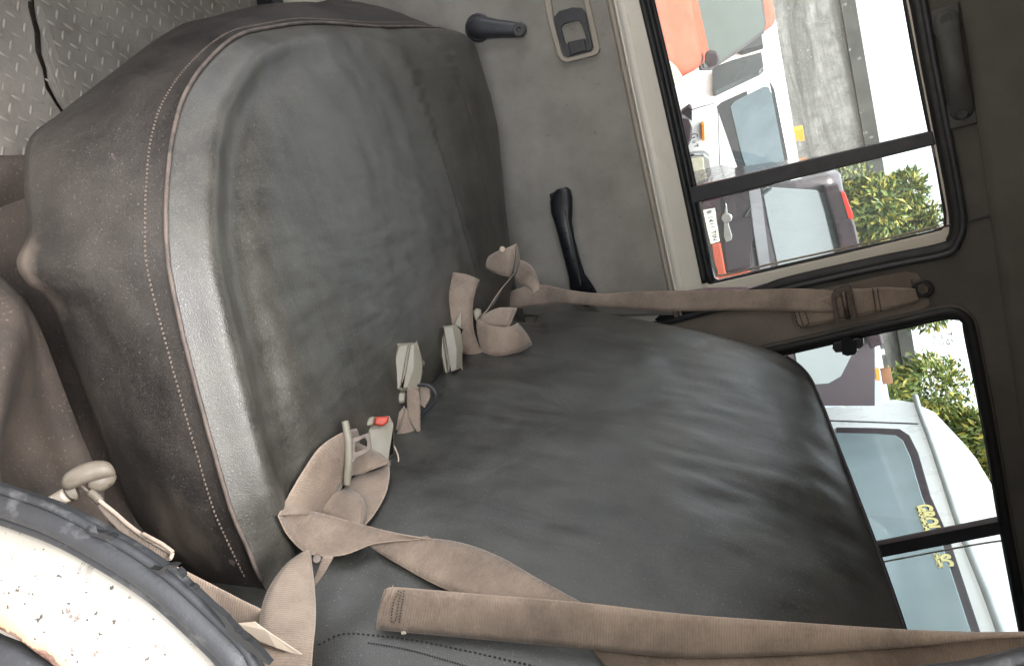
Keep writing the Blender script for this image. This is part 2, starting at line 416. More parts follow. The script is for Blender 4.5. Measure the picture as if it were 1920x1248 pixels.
def puck(name, outer, inner, d, t, mat, parent=None, sharp=30, back=None, tilt=None, soft=0):
    """moulded casing: outline in sight lines at depth d, chamfered face, thickness t away from the viewer"""
    if soft: outer, inner = [[(p.x, p.y) for p in cr([Vector((*q, 0)) for q in l], soft, True)] for l in (outer, inner)]
    c = Vector((sum(p[0] for p in outer)/len(outer), sum(p[1] for p in outer)/len(outer)))
    ctr = atd(c.x, c.y, d); nrm = -sight(c.x, c.y).normalized() if tilt is None else Vector(tilt).normalized()
    def P(q, off): return on(q[0], q[1], nrm, ctr+nrm*off)
    r = [[P(q, 0) for q in inner], [P(q, -t*.3) for q in outer], [P(q, -t) for q in (back or outer)]]
    o = loft(name, r, mat, parent, sharp=70 if soft else sharp)
    if soft: return o
    md = o.modifiers.new('bevel', 'BEVEL'); md.width = .0014; md.segments = 2; md.limit_method = 'ANGLE'; md.angle_limit = R(25)
    return o
def fbm(p, s, o=3): return noise.fractal(Vector(p)*s, 1.0, 2.0, o)

# ================================================================== THE VAN: floor, side wall, ceiling
FZ = .42
# ---- far side wall (upper part leans inwards), one opening for the door, one for the rear quarter window
def px(lst, c=0): return [wab(wl(x, y, c)) for x, y in lst]
DOORHOLE = [(1700, -520), (1680, -60), (1715, 0), (1735, 110), (1757, 225), (1782, 350), (1793, 425), (1786, 452), (1768, 470), (1480, 530), (1430, 546), (1330, 573), (1235, 597), (1120, 626)]
dh = px(DOORHOLE, 0)
dh = dh+[(.235, -.55), (-1.25, -.55), (-1.25, dh[0][1])]
W2 = [(1400, 667), (1480, 650), (1600, 622), (1700, 600), (1770, 584), (1795, 585), (1810, 596), (1820, 620), (1850, 780), (1884, 980), (1908, 1110), (1935, 1250), (1948, 1320)]
w2 = px(W2, 0); w2 = w2+[(w2[-1][0]+.02, .15), (w2[0][0]+.0, .05)]
TOPB = .70
wall_outer = [(-1.6, TOPB), (-1.6, -.85), (2.0, -.85), (2.0, TOPB)]
side_wall = plate('wall', wall_outer, [dh, w2], lambda a, b, c: wpt(a, b, c), -.06, 0.0, HEADLINER, None, kind='structure')
plate('outer_skin', wall_outer, [dh, w2], lambda a, b, c: wpt(a, b, c), -.068, -.062, CREAMP, side_wall)
# ceiling: rolls over from the wall into the roof
prof = []
p0 = wpt(0, TOPB, 0)
for k in range(11):
    t = k/10*math.pi/2
    prof.append((p0.y-.16*math.sin(t)*.2-.20*(1-math.cos(t)), p0.z+.13*math.sin(t)))
prof += [(1.1, p0.z+.145), (.75, p0.z+.14), (.50, p0.z+.115), (.40, p0.z+.06), (.385, p0.z-.01)]
rows = []
for i in range(46):
    x = -1.6+3.6*i/45
    rows.append([Vector((x, y-.004*fbm((x, y, 0), 3), z+.004*fbm((x, y, 3), 3))) for y, z in prof])
ceil = sheet('ceiling', rows, HEADLINER, None, 'structure', thick=.03)
# crease where two lengths of headliner meet
cre = cr([wl(1770, 425, .002), wl(1820, 414, .003), wl(1870, 400, .003), wl(1935, 384, .003)], 24)
tube('headliner_seam', cre, .0022, DKPL, ceil, 6)
# body beyond what the photograph shows: rear end, near side behind the pillar
plate('rear_wall', [(.46, .40), (1.9, .40), (1.9, 2.05), (.46, 2.05)], [], lambda a, b, c: Vector((1.85+c, a, b)), 0, .03, HEADLINER, None, kind='structure')
# ---- floor: two tread plates with a torn gap between them
def gapx(y): return 0
base = raw('floor', [(-1.6, .36, FZ-.03), (1.9, .36, FZ-.03), (1.9, 1.99, FZ-.03), (-1.6, 1.99, FZ-.03)], [(0, 1, 2, 3)], DUSTY, None, False, 'structure')
gapL = [(20, -120), (50, -30), (52, 15), (64, 60), (66, 95), (80, 130), (86, 165), (104, 196), (130, 235), (160, 270)]
gapR = [(35, -120), (63, -30), (66, 12), (70, 35), (78, 60), (80, 100), (90, 128), (93, 155), (110, 190), (134, 228), (164, 266)]
gl = [atz(x, y, FZ) for x, y in gapL]; gr = [atz(x, y, FZ) for x, y in gapR]
lo = [(p.x, p.y) for p in gl]+[(.15, .80), (.15, .50), (-1.6, .50), (-1.6, 1.35)]
hi = [(p.x, p.y) for p in gr]+[(.15, .82), (.9, .9), (.9, 1.95), (-1.6, 1.95), (-1.6, 1.40)]
def flo(a, b, c): return Vector((a, b, FZ+c+.0025*fbm((a, b, 0), 6)))
def inside(poly, x, y):
    r = False; j = len(poly)-1
    for i in range(len(poly)):
        if (poly[i][1] > y) != (poly[j][1] > y) and x < (poly[j][0]-poly[i][0])*(y-poly[i][1])/(poly[j][1]-poly[i][1])+poly[i][0]: r = not r
        j = i
    return r
for poly in (lo, hi):
    fp = plate('tread_plate', poly, [], flo, -.004, 0, PLATE, base)
    bm = bmesh.new(); S = .0265; rot = R(40)
    for i in range(-60, 60):
        for j in range(-40, 60):
            cx, cy = -.55+(i*math.cos(rot)-j*math.sin(rot))*S, 1.25+(i*math.sin(rot)+j*math.cos(rot))*S
            if not (-1.0 < cx < 0 and .75 < cy < 1.95): continue
            if not inside(poly, cx, cy): continue
            a = rot+(0 if (i+j) % 2 else math.pi/2)+R(20)
            d = Vector((math.cos(a), math.sin(a), 0)); e = Vector((-d.y, d.x, 0)); L = .0118; w = .0028
            c = Vector((cx, cy, flo(cx, cy, .0005).z)); worn = .0016+.0007*random.random()
            ring = [c-d*L, c-d*L*.5-e*w, c+d*L*.5-e*w, c+d*L, c+d*L*.5+e*w, c-d*L*.5+e*w]
            top = [c-d*L*.55+Vector((0, 0, worn)), c+d*L*.55+Vector((0, 0, worn))]
            v = [bm.verts.new(q) for q in ring+top]
            for f in ((0, 1, 6), (1, 2, 7, 6), (2, 3, 7), (3, 4, 7), (4, 5, 6, 7), (5, 0, 6)): bm.faces.new([v[q] for q in f])
    bmesh.ops.recalc_face_normals(bm, faces=bm.faces)
    me = bpy.data.meshes.new('tread_pattern'); bm.to_mesh(me); bm.free()
    link('tread_pattern', me, TREADM, fp, True, 'stuff')
# floor step and dark kick plate by the far door
plate('door_step', [(-1.6, FZ-.03), (.2, FZ-.03), (.2, FZ+.05), (-1.6, FZ+.05)], [], lambda a, b, c: Vector((a, 1.83-c, b)), 0, .05, BLACKPL, base, bev=.006)

# ================================================================== BENCH SEAT
ST = [((840, 60), (660, 12)), ((700, 52), (585, 5)), ((590, 45), (480, 12)), ((500, 55), (385, 38)), ((440, 72), (312, 62)),
      ((385, 120), (205, 140)), ((345, 180), (112, 212)), ((322, 260), (54, 262)), ((312, 350), (45, 345)), ((310, 425), (52, 432)), ((313, 475), (31, 490)),
      ((319, 522), (50, 530)), ((340, 620), (92, 566)), ((365, 720), (130, 665)), ((395, 830), (168, 765)), ((430, 950), (212, 880)),
      ((460, 1020), (265, 990)), ((490, 1090), (345, 1080))]
CZ = .92
topo = [atz(a[0], a[1], CZ) for a, b in ST]
boto = [atz(b[0], b[1], .695) for a, b in ST]
extra_t = [Vector((.45, .66, CZ)), Vector((.55, .72, CZ)), Vector((.47, 1.2, CZ)), Vector((.40, 1.70, CZ)), Vector((.2, 1.765, CZ)), Vector((-.1, 1.83, CZ)), Vector((-.31, 1.835, CZ))]
extra_b = [Vector((.45, .67, .72)), Vector((.55, .72, .72)), Vector((.47, 1.2, .72)), Vector((.40, 1.70, .72)), Vector((.2, 1.765, .72)), Vector((-.1, 1.83, .72)), Vector((-.33, 1.83, .70))]
NC = 320
def paired(A, B, n):
    """resample A evenly and B at the same stations"""
    P = [Vector((*a,)) for a in A]; m = len(P)
    out = [[], []]
    for S, res in ((A, out[0]), (B, out[1])):
        p = [Vector(q) for q in S]
        for k in range(n):
            t = k/n*m; i = int(t) % m; u = t-int(t)
            a, b_, c_, d_ = p[(i-1) % m], p[i], p[(i+1) % m], p[(i+2) % m]
            res.append(.5*((2*b_)+(c_-a)*u+(2*a-5*b_+4*c_-d_)*u*u+(3*b_-a-3*c_+d_)*u**3))
    return out
topl, botl = paired(topo+extra_t, boto+extra_b, NC)
cc = Vector((.06, 1.27, CZ))
seat = thing('bench_seat', 'worn dark brown vinyl bench seat with loose cover across the van', 'bench seat', (.1, 1.2, FZ))
rings = []
# lower return under the cushion, side panel, piping line
rings.append([q.lerp(Vector((cc.x, cc.y, q.z)), .12)+Vector((0, 0, -.015)) for q in botl])
SIDE = 14
for s in range(SIDE+1):
    u = s/SIDE; row = []
    for k in range(NC):
        b_, t = botl[k], topl[k]
        p = b_.lerp(t, u); out = (t-cc); out.z = 0; out.normalize()
        bulge = .016*math.sin(math.pi*u)-.006*math.exp(-((u-1)/.06)**2)
        bulge += .006*fbm((p.x, p.y, p.z), 7)*math.sin(math.pi*min(1, u*1.05))
        bulge += .0035*fbm((p.x*.5, p.y*.5, p.z*2), 22)*math.sin(math.pi*u)
        row.append(p+out*bulge)
    rings.append(row)
side_rows = rings
TOPN = 96
def dome(s, p):
    sh = .034*(1-s**13)+.012*(1-s**2)                               # soft roll just inside the piping, then a flat crown
    nr = 1/(1+math.exp((p.y-1.05)/.10)); fe = 1/(1+math.exp(-(p.y-1.62)/.05))
    sh += fe*.034*(1-s**40)*(1-.0*s)*max(0, min(1, (.08-p.x)/.22))
    sh += nr*(.013*math.exp(-((s-.935)/.036)**2)-.015*math.exp(-((s-.845)/.05)**2))   # roll inside the piping, hollow behind it
    return sh
trings = []
for r in range(TOPN):
    s = 1-r/TOPN
    s = s**.9 if r else 1
    row = []
    for k in range(NC):
        t = topl[k]; p = cc+(t-cc)*s
        z = CZ+dome(s, p)
        p = Vector((p.x, p.y, z))
        # loose-cover creases that run round the far end
        q = 1.80-p.y
        for c0, w, a, x0, x1 in ((.37, .012, .0065, -.36, .08), (.19, .010, .006, -.33, .0)):
            cy = c0+.25*(p.x+.1)**2*(1 if p.x < 0 else -.3)
            m = 1/(1+math.exp(-(p.x-x0)/.03))*1/(1+math.exp((p.x-x1)/.05))
            d = q-cy
            p.z += a*m*(math.exp(-d/.05) if d > 0 else -.35*math.exp(d/.03))
        e = min(1, (1-s)*9)
        p.z += e*(.0045*fbm((p.x*1.0, p.y*1.6, 0), 4.5)+.0016*fbm((p.x*2.2, p.y*.7, 5), 12))
        p.z -= .030*math.exp(-((p.x-(.40-.11*(p.y-.75)))/.07)**2)*e  # dips towards the backrest
        row.append(p)
    trings.append(row)
cush_rings = side_rows[:-1]+[trings[0]]
cov = loft('cushion_cover_side', cush_rings, VINYL_SIDE, seat, True, False)
top = loft('cushion', trings, VINYL_TOP, seat, False, True)
V = [v.co.copy() for v in top.data.vertices]; nV = len(V); V += [v.co.copy() for v in cov.data.vertices]
SURF['cushion'] = BVHTree.FromPolygons(V, [tuple(p.vertices) for p in top.data.polygons]+[tuple(nV+i for i in p.vertices) for p in cov.data.polygons])
# piping along the top edge (photographed part only) and the twin stitch line below it
def near(l, px_, z): 
    q = atz(*px_, z); return min(range(len(l)), key=lambda i: (l[i]-q).length)
i0, i1 = near(topl, (835, 60), CZ), near(topl, (488, 1085), CZ)
idx = list(range(i0, i1+1)) if i0 < i1 else list(range(i1, i0+1))
pip = [topl[i]+((topl[i]-cc)*Vector((1, 1, 0))).normalized()*.0015+Vector((0, 0, .0028*1+.0006*noise.noise(topl[i]*40))) for i in idx]
tube('piping', cr(pip, 260), .0028, PIPING, seat, 8)
def off(i, dz, o=.0): 
    p = side_rows[SIDE+1]; q = side_rows[SIDE]; t = dz*SIDE
    a = side_rows[1+SIDE-int(t)][i]; b_ = side_rows[max(1, SIDE-int(t))][i]
    d = (topl[i]-cc); d.z = 0; d.normalize()
    return a.lerp(b_, t-int(t))+d*o
line = cr([off(i, .11, .0006) for i in idx], 560)
bm = bmesh.new()
for k in range(4, 556, 2):
    a, b_ = line[k], line[k].lerp(line[k+1], 1.0)
    d = (b_-a).normalized(); o_ = (a-cc); o_.z = 0; o_.normalize(); s = d.cross(o_)
    q = [a-s*.0007, a+s*.0007, b_+s*.0007, b_-s*.0007]; w_ = [p+o_*.0012 for p in q]
    v = [bm.verts.new(p) for p in [q[0]-o_*.001, q[1]-o_*.001, q[2]-o_*.001, q[3]-o_*.001]+w_]
    for f in ((4, 5, 6, 7), (0, 1, 5, 4), (1, 2, 6, 5), (2, 3, 7, 6), (3, 0, 4, 7)): bm.faces.new([v[i] for i in f])
me = bpy.data.meshes.new('stitching'); bm.to_mesh(me); bm.free(); link('stitching', me, THREAD, seat, False, 'stuff')

# ---- backrest
JA = atz(860, 690, CZ); JB = atz(590, 1060, CZ)
BL = (JA-JB); BL.z = 0; BL.normalize()                             # near -> far
BH = Vector((-BL.y, BL.x, 0)); BH = BH if BH.x > 0 else -BH
REC = R(20)
BU = Vector((0, 0, 1))*math.cos(REC)+BH*math.sin(REC); BN = BL.cross(BU).normalized()
BN = BN if BN.x < 0 else -BN
def bk(x, y, o=0): return on(x, y, BN, JA+BN*o)
def blu(p): d = p-JA; return (d.dot(BL), d.dot(BU))
def bpt(l, u, o): return JA+BL*l+BU*u+BN*o
OUT = [(985, 590), (1010, 578), (1040, 571), (1100, 570), (1200, 584), (1300, 604), (1400, 628), (1470, 650), (1515, 683), (1542, 735), (1568, 800), (1605, 893), (1641, 985), (1678, 1085), (1712, 1185), (1742, 1290), (1735, 1400), (1690, 1440),
       (1500, 1392), (1250, 1336), (1000, 1298), (860, 1274), (740, 1258), (640, 1250), (560, 1244)]
ol = [blu(bk(x, y, .02)) for x, y in OUT]
ol = ol+[(ol[-1][0]-.005, -.10), (-.3, -.12), (.2, -.12), (ol[0][0]+.02, -.10)]
NB = 220
o3 = [Vector((a, b, 0)) for a, b in ol]
ring0 = cr(o3, NB, True)
bc = Vector((sum(p.x for p in ring0)/NB, sum(p.y for p in ring0)/NB, 0))
brings = []
for t_, sh in ((-.17, .80), (-.165, .90), (-.14, .97), (-.10, 1.0), (-.05, 1.012), (-.02, 1.008), (0.0, 1.0)):
    row = []
    for p in ring0:
        q = bc+(p-bc)*sh; n_ = .004*fbm((q.x, q.y, t_), 9)
        row.append(bpt(q.x, q.y, t_+n_*(1 if t_ < -.01 else 0)))
    brings.append(row)
back = loft('backrest_cover_side', brings, VINYL_SIDE, seat, True, False)
fr = []
FN = 44
for r in range(FN):
    s = 1-r/FN; s = s**.85 if r else 1
    row = []
    for p in ring0:
        q = bc+(p-bc)*s
        o_ = .050*(1-s**5)+.018*(1-s**2)
        e = min(1, (1-s)*8)
        # draw wrinkles that fan from the top edge
        edge = math.exp(-((s-.90)/.10)**2)
        o_ += e*(.005*fbm((q.x*1.3, q.y, 0), 5)+.0014*fbm((q.x*5.2, q.y*1.1, 3), 8))
        o_ += edge*.0022*noise.noise(Vector((q.x*26+q.y*6, q.y*5, 2)))*(1 if q.y > .25 else 0)
        row.append(bpt(q.x, q.y, o_))
    fr.append(row)
bfront = loft('backrest', fr, VINYL_BACK, seat, False, True)
V = [v.co.copy() for v in bfront.data.vertices]; nV = len(V); V += [v.co.copy() for v in back.data.vertices]
SURF['back'] = BVHTree.FromPolygons(V, [tuple(p.vertices) for p in bfront.data.polygons]+[tuple(nV+i for i in p.vertices) for p in back.data.polygons])
# seam cord along top and near edge, with stitches on the near edge
seam = [bpt(p.x, p.y, .001) for p in ring0]
ib = min(range(NB), key=lambda i: (seam[i]-bk(1480, 655, .02)).length); ie = min(range(NB), key=lambda i: (seam[i]-bk(1742, 1290, .02)).length)
sl = seam[min(ib, ie):max(ib, ie)+1]
tube('piping', cr(sl, 90), .0032, RUBBER, seat, 8)
def stitches(name, line, parent, mat, out, w=.0009, L=1):
    bm = bmesh.new()
    for k in range(0, len(line)-1, 2):
        a, b_ = line[k], line[k+1]; d = (b_-a).normalized(); s = d.cross(out)
        q = [a-s*w, a+s*w, b_+s*w, b_-s*w]
        v = [bm.verts.new(p-out*.001) for p in q]+[bm.verts.new(p+out*.0011) for p in q]
        for f in ((4, 5, 6, 7), (0, 1, 5, 4), (1, 2, 6, 5), (2, 3, 7, 6), (3, 0, 4, 7)): bm.faces.new([v[i] for i in f])
    me = bpy.data.meshes.new(name); bm.to_mesh(me); bm.free(); return link(name, me, mat, parent, False, 'stuff')
for pts in ([(597, 1208), (640, 1188), (700, 1190), (780, 1200), (860, 1216), (950, 1236), (1010, 1250), (1100, 1275)], [(690, 1204), (760, 1216), (820, 1232), (880, 1250), (950, 1275)]):
    ln = [lift(x, y, .0004, ('back',)) for x, y in pts]
    stitches('stitching', cr(ln, 110), seat, DTHREAD, (EYE-ln[2]).normalized())
# the steel box the bench stands on
plate('seat_base', [(-.17, .80), (.42, .66), (.50, 1.78), (-.30, 1.80)], [], lambda a, b, c: Vector((a, b, c)), FZ-.02, .70, DUSTY, seat, bev=.01)

# ================================================================== FAR SIDE DOOR
door = thing('side_door', 'far side door with grey fabric trim panel and cream painted window frame', 'van door', (0, 1.9, FZ))
FRAME_C = -.012
fo = [(1130, -420), (1140, -60), (1146, 0), (1205, 280), (1264, 548), (1330, 540), (1410, 538), (1500, 516), (1640, 484), (1778, 455), (1790, 443), (1789, 425), (1777, 345), (1750, 225), (1730, 110), (1711, 0), (1690, -120), (1640, -420)]
fh_ = [(1105, -400), (1192, -60), (1204, 0), (1244, 170), (1284, 352), (1322, 530), (1330, 534), (1345, 531), (1560, 482), (1765, 433), (1775, 424), (1775, 400), (1742, 225), (1699, 0), (1688, -60), (1625, -400)]
plate('window_frame', px(fo, FRAME_C), [px(fh_, FRAME_C)], wpt, -.045, FRAME_C, CREAMP, door, bev=.004)
# lower door skin behind the trim, down to the step
yb = 1.876
def tz(x, y): return aty(x, y, yb)
tl0, tl1 = tz(1144, 0), tz(1260, 550)
tl = [tl0.lerp(tl1, t) for t in (-1.0, -.5, 0, .25, .5, .75, 1.0, 1.08)]
plate('door_skin', [(-1.2, FZ-.02)]+[(.33, FZ-.02)]+[(p.x+.02, p.z+.03) for p in reversed(tl)]+[(-1.2, tl[0].z+.03)], [], lambda a, b, c: Vector((a, yb+.01-c, b)), -.05, 0, CREAMP, door)
pbot = [tz(x, y) for x, y in [(622, -30), (634, 45), (640, 80)]]
zb = sum(p.z for p in pbot)/3
panel = plate('trim_panel', [(-1.2, zb), (.30, zb)]+[(p.x-.004, p.z-.004) for p in reversed(tl)]+[(-1.2, tl[0].z)], [], lambda a, b, c: Vector((a, yb-c, b)), 0, .018, FABRIC, door, bev=.005)
V = panel.data.vertices; SURF['panel'] = BVHTree.FromPolygons([v.co.copy() for v in V], [tuple(p.vertices) for p in panel.data.polygons])
tube('trim_bead', cr([p+Vector((0, -.020, .002)) for p in tl], 60), .0062, BEIGETRIM, door, 10)
tube('trim_bead', cr([p+Vector((0, -.012, .012)) for p in tl], 60), .0035, CREAMP, door, 8)
# rubber round the glass
def wtube(name, pts, r, mat, parent, c, n=80, closed=False, flat=1): return tube(name, cr([wl(x, y, c) for x, y in pts], n, closed), r, mat, parent, 10, closed, flat)
LEFT = [(1100, -400), (1188, -60), (1201, 0), (1241, 170), (1281, 352), (1318, 530)]
for dx, r, c in ((3, .0075, -.008), (13, .0065, -.018), (22, .006, -.028)):
    wtube('glass_seal', [(x+dx, y) for x, y in LEFT], r, RUBBER, door, c)
wtube('glass_seal', [(1322, 533), (1345, 528), (1450, 504), (1560, 479), (1700, 447), (1766, 430), (1775, 420), (1774, 400), (1761, 320), (1741, 225), (1718, 110), (1698, 0), (1687, -60), (1622, -400)], .006, RUBBER, door, -.026, 120)
GC = -.032
GL = glass_mat('window_glass'); GLH = glass_mat('dusty_window_glass', (.90, .94, .93), haze=.03)
g1 = [(1095, -400), (1185, -60), (1200, 0), (1282, 352), (1290, 372), (1750, 262), (1742, 225), (1699, 0), (1688, -60), (1625, -400)]
plate('fixed_pane', px(g1, GC), [], wpt, GC-.003, GC, GL, door)
g2 = [(1302, 372), (1340, 520), (1348, 524), (1560, 477), (1764, 428), (1773, 418), (1772, 398), (1752, 268)]
sp = plate('sliding_pane', px(g2, GC+.012), [], wpt, GC+.009, GC+.012, GLH, door)
bar = [(1292, 352), (1298, 382), (1755, 271), (1749, 245)]
plate('divider_bar', px(bar, GC+.016), [], wpt, GC-.004, GC+.022, DKPL, door, bev=.003)
wtube('pane_edge', [(1450, 345), (1380, 362), (1325, 374), (1316, 385), (1322, 420), (1333, 470), (1344, 508), (1354, 516), (1450, 494), (1560, 470), (1700, 438), (1756, 424)], .0026, BEIGETRIM, sp, GC+.013, 110)
# weatherstrip on the body round the door
ws = thing('door_weatherstrip', 'thick black rubber weatherstrip round the far door opening', 'weatherstrip', (.3, 1.88, 1.3))
wp = [(1655, -400), (1705, -60), (1722, 0), (1742, 110), (1764, 225), (1788, 350), (1797, 420), (1790, 450), (1768, 468), (1640, 494), (1480, 530), (1430, 546), (1330, 573), (1235, 597), (1120, 626)]
wtube('bulb', wp, .017, RUBBER, ws, -.004, 160, flat=.8)
wtube('lip', [(x+(9 if y < 440 else 3), y+(0 if y < 440 else 9)) for x, y in wp], .007, DKPL, ws, .008, 160)
# ---- window crank
yp = yb-.018
def pp(x, y, o=0): return aty(x, y, yp-o)
NY = Vector((0, -1, 0))
a, b_ = pp(898, 53), pp(980, 58)
cr_o = disc('window_crank', a, NY, .034, .012, DKPL, door, 28, .004)
ax = (b_-a).normalized(); sd_ = ax.cross(NY).normalized()
L = (b_-a).length
arm = []
for t, w, h in ((-.22, .012, .022), (-.12, .022, .030), (0, .026, .034), (.15, .026, .034), (.5, .021, .030), (.85, .018, .027), (.98, .016, .024), (1.08, .008, .02)):
    c = a+ax*L*t
    arm.append([c+sd_*w*s+NY*(hh*h) for s, hh in ((-1, .45), (-.85, .8), (-.5, 1), (.5, 1), (.85, .8), (1, .45))])
loft('crank_arm', arm, DKPL, cr_o, sharp=50)
kb = disc('crank_knob', b_+NY*.018, NY, .017, .014, GRIPPL, cr_o, 20, .003, hole=.0055)
disc('knob_screw', b_+NY*.016, NY, .006, .006, RUBBER, kb, 12)
# ---- inner release handle in its bezel
bez = [(1026, -12), (1022, 0), (1031, 45), (1047, 103), (1054, 114), (1064, 118), (1112, 106), (1122, 102), (1126, 92), (1116, 45), (1103, -10), (1094, -32), (1030, -22)]
bin_ = [(1033, -8), (1040, 40), (1055, 101), (1059, 108), (1066, 110), (1108, 99), (1114, 95), (1115, 89), (1107, 50), (1094, -8), (1090, -22), (1032, -16)]
def pa(l): return [(p.x, p.z) for p in (pp(x, y) for x, y in l)]
fpl = lambda a, b, c: Vector((a, yp-c, b))
hb = plate('handle_bezel', pa(bez), [pa(bin_)], fpl, -.03, .010, BEIGETRIM, door, bev=.003)
plate('bezel_pan', pa(bin_), [], fpl, -.006, -.001, BEIGETRIM, hb)
lev_o = [(1040, 33), (1050, 22), (1075, 15), (1092, 16), (1098, 24), (1112, 88), (1108, 96), (1066, 107), (1059, 104), (1049, 70)]
lev_i = [(1053, 52), (1058, 46), (1078, 40), (1088, 40), (1092, 46), (1101, 72), (1098, 78), (1064, 84), (1060, 80)]
lv = plate('release_lever', pa(lev_o), [pa(lev_i)], fpl, -.001, .008, DKPL, hb, bev=.0025)
plate('lock_slide', pa([(1066, 80), (1097, 73), (1102, 96), (1072, 104)]), [], fpl, .0, .012, DKPL, hb, bev=.0025)
# ---- pull handle with two screw mounts
gh = []
for (x, y), w, h in (((1052, 352), 9, .012), ((1051, 358), 17, .026), ((1052, 372), 21, .034), ((1055, 392), 20, .044), ((1060, 415), 15.5, .052), ((1067, 445), 14, .055), ((1076, 480), 14, .055), ((1084, 510), 15, .052), ((1090, 530), 20, .044), ((1096, 548), 22, .034), ((1100, 562), 18, .022), ((1103, 570), 9, .010)):
    c = pp(x+4, y); c2 = pp(x+4+w, y-w*.22); wv = (c2-c); 
    ring = []
    for k in range(12):
        an = 2*math.pi*k/12; ring.append(c+wv*math.cos(an)+NY*(max(0, h-.024)+.012+.012*math.sin(an)*1.0))
    gh.append(ring)
ph = loft('pull_handle', gh, BLACKPL, door, sharp=60)
for x, y, w in ((1051, 377, 1.0), (1088, 544, 1.0)):
    c = pp(x-3, y); rbox('mount_pad', (.050, .030, .022), BLACKPL, ph, basis(c+NY*.012, (pp(x+10, y+40)-pp(x, y)).normalized(), ((pp(x+10, y+40)-pp(x, y)).normalized()).cross(NY), NY), .006, 3)
    disc('mount_screw', pp(x-9, y+8, 0)+NY*.023, NY, .0065, .003, STEEL, ph, 10, .001)
tube('handle_rib', cr([pp(1058, 385, .062), pp(1068, 430, .071), pp(1078, 480, .071), pp(1089, 535, .060)], 30), .0022, GRIPPL, ph, 6)

# ================================================================== REAR QUARTER WINDOW
qw = thing('quarter_window', 'rear side window behind the backrest with black rubber surround', 'window', wl(1700, 800))
ring = [(1380, 672), (1480, 650), (1600, 622), (1700, 600), (1768, 585), (1795, 585), (1812, 598), (1821, 622), (1852, 780), (1886, 980), (1910, 1110), (1937, 1250), (1950, 1320)]
wtube('rubber_surround', ring, .013, RUBBER, qw, .004, 150, flat=.8)
wtube('rubber_surround', [(x-7 if y > 600 and x > 1790 else x, y+(9 if x < 1800 else 2)) for x, y in ring], .008, RUBBER, qw, -.012, 150)
wtube('trim_lip', [(x+(9 if x > 1800 else 0), y-(10 if x < 1800 else 3)) for x, y in ring], .0045, HEADLINER, qw, .006, 150)
qa = [(1400, 670), (1480, 648), (1700, 600), (1795, 585), (1815, 600), (1852, 780), (1890, 985), (1660, 1030), (1400, 1080)]
QC = -.020
plate('front_pane', px(qa, QC), [], wpt, QC-.003, QC, GL, qw)
qb = [(1400, 1060), (1660, 1015), (1886, 970), (1910, 1110), (1945, 1300), (1400, 1300)]
qp = plate('rear_pane', px(qb, QC-.008), [], wpt, QC-.011, QC-.008, GLH, qw)
plate('divider_bar', px([(1400, 1064), (1660, 1018), (1895, 971), (1899, 996), (1662, 1042), (1400, 1090)], QC+.01), [], wpt, QC-.012, QC+.014, DKPL, qw, bev=.003)
wtube('pane_edge', [(1450, 1095), (1670, 1050), (1870, 1014), (1884, 1025), (1893, 1070), (1915, 1200)], .0022, CREAMP, qp, QC-.004, 70)
# latch hanging on the window edge
lat = plate('window_latch', px([(1578, 618), (1594, 615), (1596, 634), (1606, 637), (1608, 655), (1604, 661), (1590, 664), (1580, 661), (1579, 640)], .0), [], wpt, -.02, .012, BLACKPL, qw, bev=.003)
plate('latch_wing', px([(1562, 641), (1580, 636), (1582, 659), (1567, 660), (1561, 652)], .0), [], wpt, -.012, .006, DKPL, lat, bev=.003)
plate('latch_wing', px([(1598, 634), (1611, 631), (1619, 635), (1620, 645), (1616, 651), (1600, 655)], .0), [], wpt, -.012, .006, DKPL, lat, bev=.003)
# etched maker's marks on the glass
for (x, y), s, body in (((1779, 634), .020, 'T.G'), ((1764, 637), .014, 'M12'), ((1752, 637), .012, 'AS 2')):
    o_ = wl(x, y, QC+.001); text('glass_mark', body, s, basis(o_, WX, WS, WN), DKPL, qw, .0002)

PILLAR_LIT = simple('lit_headliner_fabric', (.29, .245, .205), .9, var=.35, vs=6, bump=.35, bs=420)  # lighter headliner copy for an added plate; door light on the pillar painted in
ps = plate('lit_pillar_plate', px([(1150, 640), (1250, 612), (1336, 588), (1440, 563), (1600, 528), (1700, 506), (1722, 512), (1738, 545), (1744, 572), (1730, 582), (1600, 610), (1480, 636), (1390, 657), (1280, 720), (1150, 760)]), [], wpt, -.004, .005, PILLAR_LIT, None, bev=.004)
tag(ps, 'headliner pillar between the two side windows, its brighter light painted on as beige', 'lit pillar')

# ================================================================== ASSIST GRIP on the headliner
ag = thing('assist_grip', 'grey plastic assist grip screwed to the dark headliner', 'grab handle', wl(1790, 125))
gpts = [(1771, 22), (1774, 38), (1783, 90), (1794, 150), (1803, 205), (1806, 222)]
gv = []
for (x, y), w, h in zip(gpts, (.016, .022, .019, .019, .022, .016), (.008, .016, .034, .034, .016, .008)):
    c = wl(x, y, 0); ax_ = (wl(1806, 222)-wl(1771, 22)).normalized(); s_ = ax_.cross(WN).normalized()
    gv.append([c+s_*w*math.cos(2*math.pi*k/14)+WN*(h+.009*math.sin(2*math.pi*k/14)) for k in range(14)])
gv2 = [cr([r[k] for r in gv], 26) for k in range(14)]
bar_ = loft('grip_bar', [[gv2[k][i] for k in range(14)] for i in range(26)], GRIPPL, ag)
for x, y in ((1774, 36), (1804, 214)):
    rbox('end_mount', (.05, .05, .014), GRIPPL, ag, basis(wl(x, y, .007), WX, WS, WN), .006, 3)
    disc('screw_hole', wl(x, y, .0245), WN, .010, .002, RUBBER, ag, 16, .0008)
